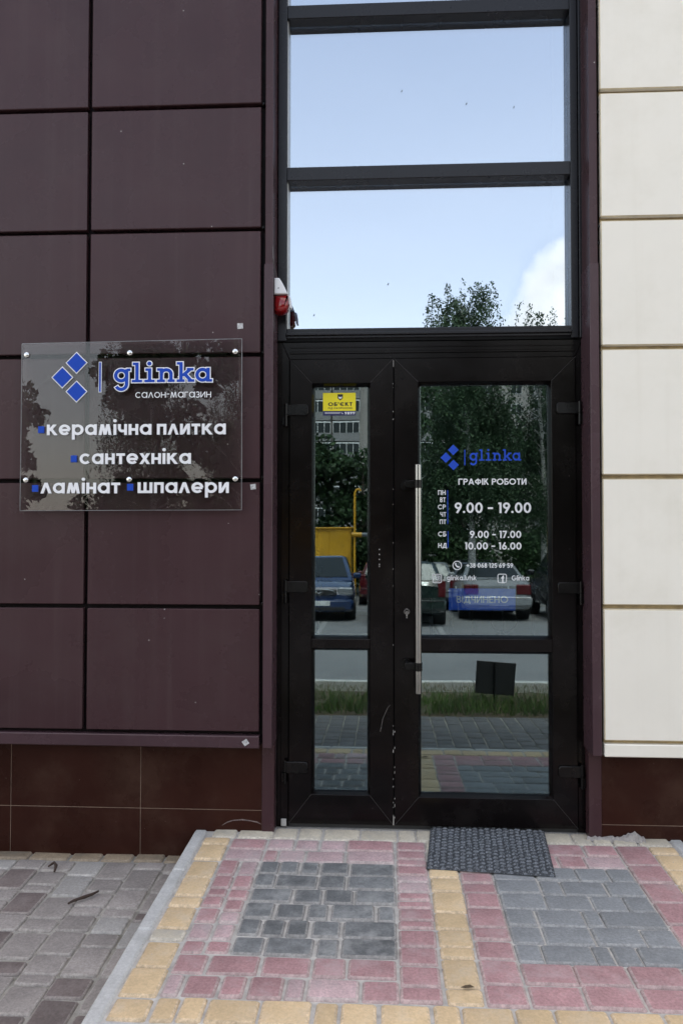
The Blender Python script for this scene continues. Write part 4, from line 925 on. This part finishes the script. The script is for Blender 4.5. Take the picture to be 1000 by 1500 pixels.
M['plate'] = mat('number_plate', (0.62, 0.63, 0.62), 0.5)
M['wall_far'] = mat('grey_panel_block', (0.36, 0.335, 0.32), 0.9, var=0.08, nscale=0.5, coords='World', dirt=((0.28,0.26,0.25),0.5,0.2))
M['balcony'] = mat('balcony_panel', (0.24, 0.235, 0.24), 0.85, var=0.15)
M['win_white'] = mat('white_window_frame', (0.7, 0.7, 0.7), 0.5)
M['cab_yellow'] = mat('yellow_cabinet_paint', (0.62, 0.33, 0.012), 0.45, var=0.12, nscale=2, dirt=((0.32,0.17,0.02),0.4,2.5))
M['pipe_grey'] = mat('grey_pipe', (0.12,0.14,0.16), 0.5)
M['sign_back'] = mat('dark_sign_back', (0.022, 0.022, 0.023), 0.5)
M['grass'] = mat('grass_blade', (0.065, 0.125, 0.018), 0.7, var=0.4, nscale=3, coords='World')
M['straw'] = mat('dry_grass', (0.20, 0.155, 0.085), 0.8, var=0.3, nscale=3, coords='World')

# --- verge: grass and dry stalks, a sign on a stake
random.seed(21); g = MB()
for i in range(24000):
    x = random.uniform(-4.5, 5.5)
    if i < 18500: y = -random.triangular(3.44, 4.5, 3.5); h = random.uniform(0.05, 0.12); mi = 0 if random.random() < 0.93 else 1
    else: y = -random.uniform(3.9, 4.88); h = random.uniform(0.02, 0.07); mi = 1 if random.random() < 0.75 else 0
    if mnoise.noise((x*1.3, y*1.7, 5)) < -0.28: continue
    z = -0.235; a = random.uniform(0, PI); wd = random.uniform(0.003, 0.006); lx, ly = random.uniform(-.6,.6)*h, random.uniform(-.6,.6)*h
    c, s = math.cos(a)*wd, math.sin(a)*wd
    g.add([(x-c,y-s,z),(x+c,y+s,z),(x+lx,y+ly,z+h)], [(0,1,2)], mi)
tag(g.build('grass', ['grass','straw']), 'patchy green grass and dry stalks on the verge', kind='stuff')
sg = thing('stake_sign', 'small dark sign board leaning on a stake in the verge', 'sign', (1.09, -4.02, -0.22))
b = MB(); b.box(-0.195, 0.195, -0.010, 0.0, -0.165, 0.165, 0.003); q = b.build('board', 'sign_back', sg); q.location = (0.02, 0, 0.235); q.rotation_euler = (0, R_(4), 0)
b = MB(); b.tube([(0.0,0.018,-0.08),(0.01,0.016,0.40)], 0.011, 8); b.build('stake', 'black', sg)

# --- cars
def rrect(x0, x1, hw, r, z, n=3):
    out = []
    for cx, cy_, a0 in ((x1-r, hw-r, 0), (x0+r, hw-r, 90), (x0+r, -hw+r, 180), (x1-r, -hw+r, 270)):
        for k in range(n+1): a = R_(a0+90*k/n); out.append((cx+r*math.cos(a), cy_+r*math.sin(a), z))
    return out
CARS = {
 'sedan': dict(st=[(-2.32,.42,.84,.68),(-2.27,.30,.98,.80),(-2.05,.24,1.02,.85),(-1.5,.20,1.0,.865),(-.6,.18,.97,.87),(.5,.18,.95,.87),(1.3,.20,.92,.86),(1.9,.22,.84,.83),(2.2,.28,.74,.76),(2.3,.36,.62,.64)], gh=(-1.62,1.15,-.98,.28), roof=1.40, wb=(-1.32,1.38), tail=.80, head=.66),
 'estate': dict(st=[(-2.22,.42,.90,.72),(-2.17,.30,.98,.82),(-1.9,.22,.98,.86),(-1.2,.20,.97,.865),(-.4,.18,.96,.87),(.6,.18,.94,.87),(1.3,.20,.92,.86),(1.85,.22,.84,.83),(2.15,.28,.74,.76),(2.25,.36,.62,.64)], gh=(-2.16,1.15,-1.86,.25), roof=1.46, wb=(-1.28,1.35), tail=.86, head=.66),
 'van': dict(st=[(-2.15,.42,.98,.74),(-2.1,.30,1.02,.82),(-1.8,.22,1.02,.855),(-1.0,.20,1.0,.86),(0,.18,.99,.86),(.8,.18,.98,.86),(1.35,.20,.97,.855),(1.8,.22,.90,.83),(2.08,.26,.80,.78),(2.17,.34,.64,.68)], gh=(-2.08,1.45,-1.86,.42), roof=1.60, wb=(-1.25,1.40), tail=.95, head=.72),
 'suv': dict(st=[(-2.22,.50,1.0,.74),(-2.17,.40,1.08,.84),(-1.9,.34,1.1,.89),(-1.0,.30,1.08,.90),(0,.30,1.06,.90),(.8,.30,1.05,.90),(1.3,.32,1.03,.89),(1.85,.34,.98,.86),(2.15,.40,.86,.80),(2.25,.48,.72,.70)], gh=(-2.14,1.15,-1.9,.3), roof=1.72, wb=(-1.32,1.38), tail=.95, head=.82),
}
def car(name, label, kind, paint, x, t, face, yaw=0, rails=False, group='parked cars reflected in the glass'):
    """face 1: front towards the shop, -1: rear towards the shop"""
    d = CARS[kind]
    rz = (PI/2 if face > 0 else -PI/2) + yaw
    c = thing(name, label, 'car', (x, -t, 0), rz, group)
    slope = 0.0375; c.location.z = gz(t)
    # nose up or down with the falling lot
    c.rotation_euler = (0, (-1 if face > 0 else 1)*math.atan(slope), rz); c.rotation_mode = 'XYZ'
    pm = mat(name+'_paint', paint, 0.28, var=0.04, coat=0.8, spec=0.5)
    b = MB(); K = 0
    for (px, zl, zt, hw) in d['st']:
        sec = [(0.80*hw, zl), (0.95*hw, zl+.06), (hw, zl+(zt-zl)*.35), (hw*.995, zl+(zt-zl)*.62), (hw*.965, zt-.07), (hw*.90, zt-.015), (hw*.55, zt+.012), (0, zt+.02)]
        full = [(px, y, z) for y, z in sec] + [(px, -y, z) for y, z in reversed(sec[:-1])]; K = len(full)
        b.v += full
    nS = len(d['st'])
    for i in range(nS-1):
        for k in range(K): b.f.append((i*K+k, i*K+(k+1)%K, (i+1)*K+(k+1)%K, (i+1)*K+k)); b.mi.append(0)
    b.f.append(tuple(range(K))); b.f.append(tuple((nS-1)*K+k for k in range(K-1, -1, -1))); b.mi += [0, 0]
    body = b.build('body', pm, c, smooth=38)
    gx0, gx1, rx0, rx1 = d['gh']; zb = max(s[2] for s in d['st'])-0.06; zr = d['roof']; hw0, hw1 = d['st'][4][3]*.93, d['st'][4][3]*.72
    b = MB(); A = rrect(gx0, gx1, hw0, .10, zb); B = rrect(rx0, rx1, hw1, .12, zr-.05); Cc = rrect(rx0+.12, rx1-.12, hw1-.10, .10, zr-.008); n = len(A)
    b.v = A+B+Cc
    for r in (0, 1):
        for k in range(n): b.f.append((r*n+k, r*n+(k+1)%n, (r+1)*n+(k+1)%n, (r+1)*n+k))
    b.f.append(tuple(2*n+k for k in range(n))); b.mi = [0]*len(b.f)
    b.build('roof', pm, c, smooth=45)
    def pane(nm, p00, p10, p01, p11, u0, u1, v0, v1, out):
        P = [Vector(q) for q in (p00, p10, p01, p11)]
        f = lambda u, v: (P[0]*(1-u)+P[1]*u)*(1-v)+(P[2]*(1-u)+P[3]*u)*v
        nn = (P[1]-P[0]).cross(P[2]-P[0]).normalized()
        if nn.dot(Vector(out)) < 0: nn = -nn
        q = [f(u0,v0), f(u1,v0), f(u1-0.0*(u1-u0),v1), f(u0,v1)]
        m = MB(); m.add([p+nn*.010 for p in q]+[p-nn*.02 for p in q], [(0,1,2,3),(7,6,5,4),(0,4,5,1),(1,5,6,2),(2,6,7,3),(3,7,4,0)])
        return m.build(nm, 'car_glass', c)
    pane('windscreen', (gx1,-hw0+.1,zb), (gx1,hw0-.1,zb), (rx1,-hw1+.1,zr-.05), (rx1,hw1-.1,zr-.05), .0, 1, .14, .97, (1,0,.5))
    pane('rear_window', (gx0,-hw0+.1,zb), (gx0,hw0-.1,zb), (rx0,-hw1+.1,zr-.05), (rx0,hw1-.1,zr-.05), .0, 1, .22, .95, (-1,0,.5))
    for sy in (1, -1):
        for u0, u1 in ((.06,.34),(.37,.62),(.65,.93)) if kind != 'sedan' else ((.10,.47),(.51,.90)):
            pane('side_window', (gx0+.1,sy*hw0,zb), (gx1-.1,sy*hw0,zb), (rx0+.12,sy*hw1,zr-.05), (rx1-.12,sy*hw1,zr-.05), u0, u1, .16, .92, (0,sy,.2))
        m = MB(); m.box(gx1-.38, gx1-.22, *sorted((sy*(hw0+.0), sy*(hw0+.20))), zb+.05, zb+.20, .04); m.build('wing_mirror', pm, c)
        for wx in d['wb']:
            hwb = d['st'][4][3]
            m = MB(); m.tube([(wx, sy*(hwb-.20), .31), (wx, sy*(hwb-.02), .31), (wx, sy*(hwb+.005), .31)], [.31,.31,.285], 24); wl = m.build('wheel', 'tyre', c, smooth=40)
            m = MB(); m.tube([(wx, sy*(hwb+.0055), .31), (wx, sy*(hwb+.012), .31)], [.20,.19], 20); 
            m.build('rim', 'rim').parent = wl
            m = MB(); m.tube([(wx, sy*(hwb-.25), .33), (wx, sy*(hwb+.003), .33)], .355, 24); m.build('wheel_arch', 'trim_black', c)
            # keep the tyre in front of the dark arch disc
        tl = d['tail']; xr = d['st'][0][0]; hwt = d['st'][1][3]
        m = MB()
        if kind in ('estate', 'van', 'suv'): m.box(xr-.005, xr+.16, *sorted((sy*(hwt-.17), sy*(hwt+.012))), tl-.22, tl+.16, .02)
        else: m.box(xr-.02, xr+.16, *sorted((sy*(hwt-.36), sy*(hwt+.006))), tl-.17, tl+.09, .03)
        m.build('tail_light', 'lamp_red', c)
        hd = d['head']; xf = d['st'][-1][0]; hwf = d['st'][-2][3]
        m = MB(); m.box(xf-.26, xf+.0, *sorted((sy*(hwf-.34), sy*(hwf+.015))), hd-.11, hd+.095, .035); m.build('headlight', 'lamp_clear', c)
    # bumpers, grille, plates
    xr, xf = d['st'][0][0], d['st'][-1][0]; zl = d['st'][1][1]
    m = MB(); m.box(xr-.06, xr+.30, -.84, .84, zl+.05, zl+.30, .05); m.build('rear_bumper', pm, c, smooth=40)
    m = MB(); m.box(xr-.07, xr+.0, -.80, .80, zl+.25, zl+.275, .008); m.build('bumper_strip', 'chrome' if kind == 'sedan' else 'trim_black', c)
    m = MB(); m.box(xf-.30, xf+.07, -.81, .81, zl-.06, zl+.24, .06); m.build('front_bumper', pm, c, smooth=40)
    m = MB(); m.box(xf-.02, xf+.075, -.62, .62, zl-.02, zl+.06, .01); m.build('air_intake', 'trim_black', c)
    m = MB(); m.box(xf-.06, xf+.035, -.42, .42, d['head']-.10, d['head']+.05, .03); gr = m.build('grille', 'trim_black', c)
    m = MB(); m.tube([(xf+.034, .38*math.cos(a*PI/12), d['head']-.025+.080*math.sin(a*PI/12)) for a in range(25)], .007, 6, cap=False); m.build('grille_surround', 'chrome').parent = gr
    m = MB(); m.tube([(xf+.042, .075*math.cos(a*PI/10), d['head']-.025+.05*math.sin(a*PI/10)) for a in range(21)], .009, 6, cap=False)
    m.tube([(xf+.042, -.06, d['head']-.01), (xf+.042, 0, d['head']-.04), (xf+.042, .06, d['head']-.01)], .007, 6); m.build('emblem', 'chrome').parent = gr
    for px, pz, s in ((xf+.07, zl+.14, 1), (xr-.035 if kind == 'sedan' else xr-.012, (zl+.13 if kind == 'sedan' else d['tail']-.10), -1)):
        m = MB(); m.box(*sorted((px, px+s*.012)), -.26, .26, pz-.055, pz+.055, .003); pl = m.build('number_plate', 'plate', c)
        m = MB(); m.box(*sorted((px+s*.0125, px+s*.0135)), *sorted((s*.255, s*.205)), pz-.052, pz+.052); m.build('plate_band', 'blue_print').parent = pl
    m = MB(); m.box(xr+.005, xr+.05, -.5, .5, d['tail']-.24, d['tail']-.225); m.build('tailgate_seam', 'trim_black', c)
    if kind == 'estate':
        m = MB(); m.box(xr-.012, xr+.03, -.60, .60, d['tail']-.25, d['tail']-.235); m.build('tailgate_strip', 'chrome', c)
    for wy in (-.30, .22):
        m = MB(); m.tube([(gx1+.005, wy, zb+.06), (gx1-.06, wy+.42, zb+.11)], .009, 5); m.build('wiper', 'trim_black', c)
    if rails:
        for sy in (1, -1):
            m = MB(); m.tube([(rx0+.1, sy*.52, zr-.01), (rx0+.2, sy*.52, zr+.05), (rx1-.2, sy*.52, zr+.05), (rx1-.1, sy*.52, zr-.01)], .018, 6); m.build('roof_rail', 'rim', c)
        for xx in (rx0+.45, rx1-.45):
            m = MB(); m.tube([(xx, -.62, zr+.055), (xx, .62, zr+.055)], .016, 6); m.build('roof_bar', 'trim_black', c)
    return c
car('parked_van', 'dark blue people carrier parked facing the shop', 'van', (0.008, 0.026, 0.085), -1.62, 17.2, 1, R_(-2))
car('parked_car', 'silver saloon with chrome bumper strip parked rear towards the shop', 'sedan', (0.24, 0.25, 0.26), 2.80, 17.9, -1, R_(1))
car('parked_car', 'dark green estate parked rear towards the shop beside the saloon', 'estate', (0.006, 0.018, 0.014), 0.52, 15.9, -1)
car('parked_car', 'silver estate parked behind the dark green estate', 'estate', (0.20, 0.21, 0.22), 1.25, 21.8, -1)
car('parked_car', 'black off roader parked right of the silver saloon', 'suv', (0.008, 0.008, 0.010), 4.95, 17.2, -1)
car('parked_car', 'grey estate with roof bars parked behind the silver saloon', 'estate', (0.12, 0.13, 0.15), 3.0, 24.0, -1, rails=True)
car('parked_car', 'dark red hatchback parked behind the blue people carrier', 'estate', (0.085, 0.010, 0.015), 0.02, 24.5, -1)
car('parked_car', 'pale silver estate parked between the people carrier and yellow cabinet', 'estate', (0.5, 0.52, 0.54), -2.6, 22.2, -1)

# --- yellow gas cabinet with pipe
gc = thing('gas_cabinet', 'yellow steel gas cabinet standing behind the blue people carrier', 'cabinet', (-2.75, -25.6, gz(25.6)))
z1 = 1.69-gz(25.6)
b = MB(); b.box(-1.55, 1.55, -0.6, 0.6, 0, z1-0.06, .02); b.build('body', 'cab_yellow', gc)
b = MB(); b.box(-1.62, 1.62, -0.68, 0.68, z1-0.06, z1, .015); b.build('roof', 'cab_yellow', gc)
for x0, x1 in ((-1.47,-.76),(-.74,-.03),(.01,.74),(.77,1.47)):
    b = MB(); b.box(x0, x1, 0.601, 0.622, 0.15, z1-0.16, .006); q = b.build('door', 'cab_yellow', gc)
    b = MB(); b.box(x1-.10, x1-.07, .623, .65, z1*.5-.08, z1*.5+.08, .005); b.build('handle', 'trim_black').parent = q
gp = thing('gas_pipe', 'yellow gas riser pipe beside the cabinet turning into a grey line', 'pipe', (-1.05, -24.6, gz(24.6)))
zt = 3.02-gz(24.6)
b = MB(); b.tube([(0,0,0),(0,0,zt-.1),(0.05,0,zt),(0.14,0,zt+.02),(.2,0,zt-.05)], .045, 10); b.build('riser', 'cab_yellow', gp, 40)
zc_ = 1.40-gz(24.6)
b = MB(); b.tube([(-.1,.07,zc_),(.26,.07,zc_)], .09, 12); b.build('flange', 'cab_yellow', gp, 40)
b = MB(); b.tube([(.262,.07,zc_),(2.2,.07,zc_)], .08, 12); b.build('line_pipe', 'pipe_grey', gp, 40)

# --- apartment block
ab = thing('apartment_block', 'nine storey grey apartment block with glazed balconies beyond the trees', 'building', (7, -99, 0))
b = MB(); b.box(-21, 23, -12, 0, -2, 24.3); b.build('wall', 'wall_far', ab)
b = MB(); b.box(-21.4, 23.4, -12.4, 0.4, 24.3, 24.9); b.build('roof', 'balcony', ab)
wf = MB(); wf.box(-.70,.70,0,.06,-.72,.72); gl_ = MB()
for x0, x1 in ((-.64,-.03),(.03,.64)): gl_.box(x0, x1, .061, .075, -.66, .66)
w0 = wf.build('window', 'win_white', ab); p0 = gl_.build('pane', 'car_glass'); p0.parent = w0
bl = MB(); bl.box(-1.7,1.7,.001,1.15,-1.35,-1.2); bl.box(-1.7,1.7,1.1,1.15,-1.2,-.25); bl.box(-1.7,-1.65,.001,1.1,-1.2,-.25); bl.box(1.65,1.7,.001,1.1,-1.2,-.25)
b0 = bl.build('balcony', 'balcony', ab)
bf = MB()
for x in (-1.68,-.85,0,.85,1.64): bf.box(x, x+.07, 1.08, 1.14, -.25, 1.1)
bf.box(-1.7,1.7,1.07,1.15,1.08,1.25); q = bf.build('frame', 'win_white'); q.parent = b0
bg_ = MB(); bg_.box(-1.62,1.62,1.085,1.10,-.24,1.07); q = bg_.build('pane', 'car_glass'); q.parent = b0
firstw = firstb = True
for fl in range(9):
    zc = -0.4+2.75*fl+1.2
    for k in range(12):
        xx = -19.2+3.65*k
        if k % 4 in (0, 3):
            o = w0 if firstw else copy_tree(w0, ab); firstw = False; o.location = (xx-.1, 0.0, zc)
        else:
            o = b0 if firstb else copy_tree(b0, ab); firstb = False; o.location = (xx, 0.0, zc)

# --- trees
def leaf_quad(b, p, s, mi=0):
    a = Vector((random.gauss(0,1), random.gauss(0,1), random.gauss(0,1))).normalized(); u = a.orthogonal().normalized(); v = a.cross(u)
    ang = random.uniform(0, PI); u, v = u*math.cos(ang)+v*math.sin(ang), v*math.cos(ang)-u*math.sin(ang)
    p = Vector(p); b.add([p-u*s, p-v*s*.55, p+u*s, p+v*s*.55], [(0,1,2,3)], mi)
def limbs(b, base, top, r0, n, spread, lo=0.35):
    base, top = Vector(base), Vector(top); tips = []
    H = (top-base).length; pts = []; rs = []
    for i in range(8):
        k = i/7; pts.append(base.lerp(top, k)+Vector((math.sin(k*5+base.x)*.08*H*.12, math.cos(k*4)*.06*H*.1, 0))); rs.append(max(.02, r0*(1-k*.88)*(1.35 if i == 0 else 1)))
    b.tube(pts, rs, 9)
    for i in range(n):
        k = random.uniform(lo, .97); p = base.lerp(top, k); a = random.uniform(0, 2*PI); L = spread*random.uniform(.55, 1.05)*(1.15-k*.55)
        e = p+Vector((math.cos(a)*L, math.sin(a)*L, L*random.uniform(.35, .9))); m_ = p.lerp(e, .5)+Vector((0,0,L*.08))
        r = max(.012, r0*(1-k)*.42); b.tube([p, m_, e], [r, r*.6, r*.2], 5, cap=False); tips += [m_, e, m_.lerp(e, .5)]
    return tips
def birch(label, x, t, top, r, strands, per, mat_l='leaf_birch', low=0.25, seed=1, lmin=.5, lmax=1.7, group='birch trees by the parking lot'):
    random.seed(seed); z0 = gz(t)-.05
    o = thing('birch_tree', label, 'tree', (x, -t, z0), 0, group); H = top-z0
    b = MB(); tips = limbs(b, (0,0,0), (random.uniform(-.3,.3), 0, H*.93), .022*H**.8, 34, r*.95, .30); b.build('trunk', 'birch_bark', o, 50)
    lf = MB()
    for i in range(strands):
        k = random.random()
        tp = random.choice(tips); c = Vector(tp)*random.uniform(.9, 1.06)+Vector((random.gauss(0,.22), random.gauss(0,.22), random.gauss(0,.3)))
        if c.z > H: c.z = H-random.random()*.3
        if math.hypot(c.x, c.y) > r: f = r/math.hypot(c.x, c.y); c.x *= f; c.y *= f
        L = random.uniform(lmin, lmax); dx, dy = random.gauss(0,.12), random.gauss(0,.12)
        for j in range(per):
            q = j/per; p = c+Vector((dx*q*L*2+random.gauss(0,.05), dy*q*L*2+random.gauss(0,.05), .12*math.sin(q*PI)-q*L))
            if p.z < H*low: continue
            leaf_quad(lf, p, random.uniform(.028, .058))
    lf.build('crown', mat_l, o); return o
def bush(label, name, x, t, top, r, n, seed, lowz=.2, s=(.07,.15), group=None, th=.20, base=0.0, mat_l='leaf_dark'):
    random.seed(seed); z0 = gz(t)-.05
    o = thing(name, label, 'tree', (x, -t, z0), 0, group); H = top-z0
    b = MB(); tips = limbs(b, (0,0,0), (0,0,H*.8), th, 18, r*.7, .22); b.build('trunk', 'bark', o, 50)
    lf = MB(); cl = []
    for i in range(46):
        a = random.uniform(0, 2*PI); k = random.random()**.6; zz_ = random.uniform(H*lowz, H*.92)
        w_ = r*(1-((zz_/H-.5)/.55)**2*.8); cl.append((Vector((math.cos(a)*w_*k, math.sin(a)*w_*k, zz_)), random.uniform(.35,.62)*r*.62))
    for i in range(n):
        c, cr_ = random.choice(cl); d_ = Vector((random.gauss(0,1), random.gauss(0,1), random.gauss(0,1))).normalized()*cr_*random.random()**.35
        d_.z *= .75; leaf_quad(lf, c+d_, random.uniform(*s))
    lf.build('crown', mat_l, o); return o
birch('tall weeping birch rising above the silver saloon', 2.65, 20.6, 9.25, 1.7, 1700, 40, seed=4, low=.22)
birch('second birch standing right of the tall weeping birch', 5.2, 22.5, 9.0, 1.7, 760, 32, seed=9, low=.18)
birch('leaning birch with dense crown left of the tall weeping birch', 0.9, 27.5, 8.2, 1.6, 620, 30, seed=15, low=.15, mat_l='leaf_dark')
birch('birch at the far right end of the parking lot', 8.3, 23.5, 10.8, 2.0, 620, 30, seed=23, low=.2)
birch('narrow dark birch standing just left of the yellow cabinet', -5.0, 23.5, 8.8, 1.6, 760, 30, seed=37, low=.10, mat_l='leaf_dark')
birch('broad dark birch farthest from the yellow cabinet', -7.6, 22.5, 9.8, 1.9, 900, 32, seed=31, low=.12, mat_l='leaf_dark')
bush('broad leafy tree at the far left end of the parking lot', 'leafy_tree', -13.3, 22.5, 7.4, 2.0, 9000, 40, lowz=.12, s=(.09,.17))
bush('tall dense leafy tree behind the broad dark birch', 'leafy_tree', -8.4, 25.5, 10.6, 2.3, 9000, 41, lowz=.06, s=(.10,.19))
bush('tall dense leafy tree behind the narrow dark birch', 'leafy_tree', -5.3, 26.5, 9.6, 1.9, 8000, 42, lowz=.06, s=(.10,.19))
GRP = 'row of leafy trees behind the parking lot'
for i, (x, t, top, r, lb) in enumerate(((-11.2, 30, 4.1, 2.0, 'low rounded leafy tree at the left end of the row'), (-6.2, 31, 5.2, 2.2, 'rounded leafy tree behind the dark birches'), (-3.4, 32, 6.1, 2.3, 'leafy tree behind the yellow cabinet'), (-0.9, 31, 5.9, 2.1, 'leafy tree behind the red hatchback'),
        (1.7, 33, 9.4, 2.7, 'leafy tree behind the tall weeping birch'), (3.5, 32, 8.2, 1.9, 'leafy tree between the two birches'), (6.1, 31.5, 5.9, 1.9, 'low leafy tree in the gap beside the second birch'), (8.7, 33, 9.6, 2.2, 'leafy tree behind the far right birch'), (10.9, 31, 6.0, 2.2, 'leafy tree at the right end of the row'))):
    bush(lb, 'leafy_tree', x, t, top, r, 4600, 60+i, lowz=.06, s=(.09,.19), group=GRP)
hb = MB(); random.seed(77)
for i in range(15000):
    x = random.uniform(-16, 16); y = -random.uniform(28.3, 29.6); h = 2.6+.6*mnoise.noise((x*.5, 3, 1)); z = gz(-y)+h*random.random()**.7
    leaf_quad(hb, (x, y, z), random.uniform(.07,.15))
tag(hb.build('hedge', 'leaf_dark'), 'unclipped dark hedge behind the parked cars', 'hedge')
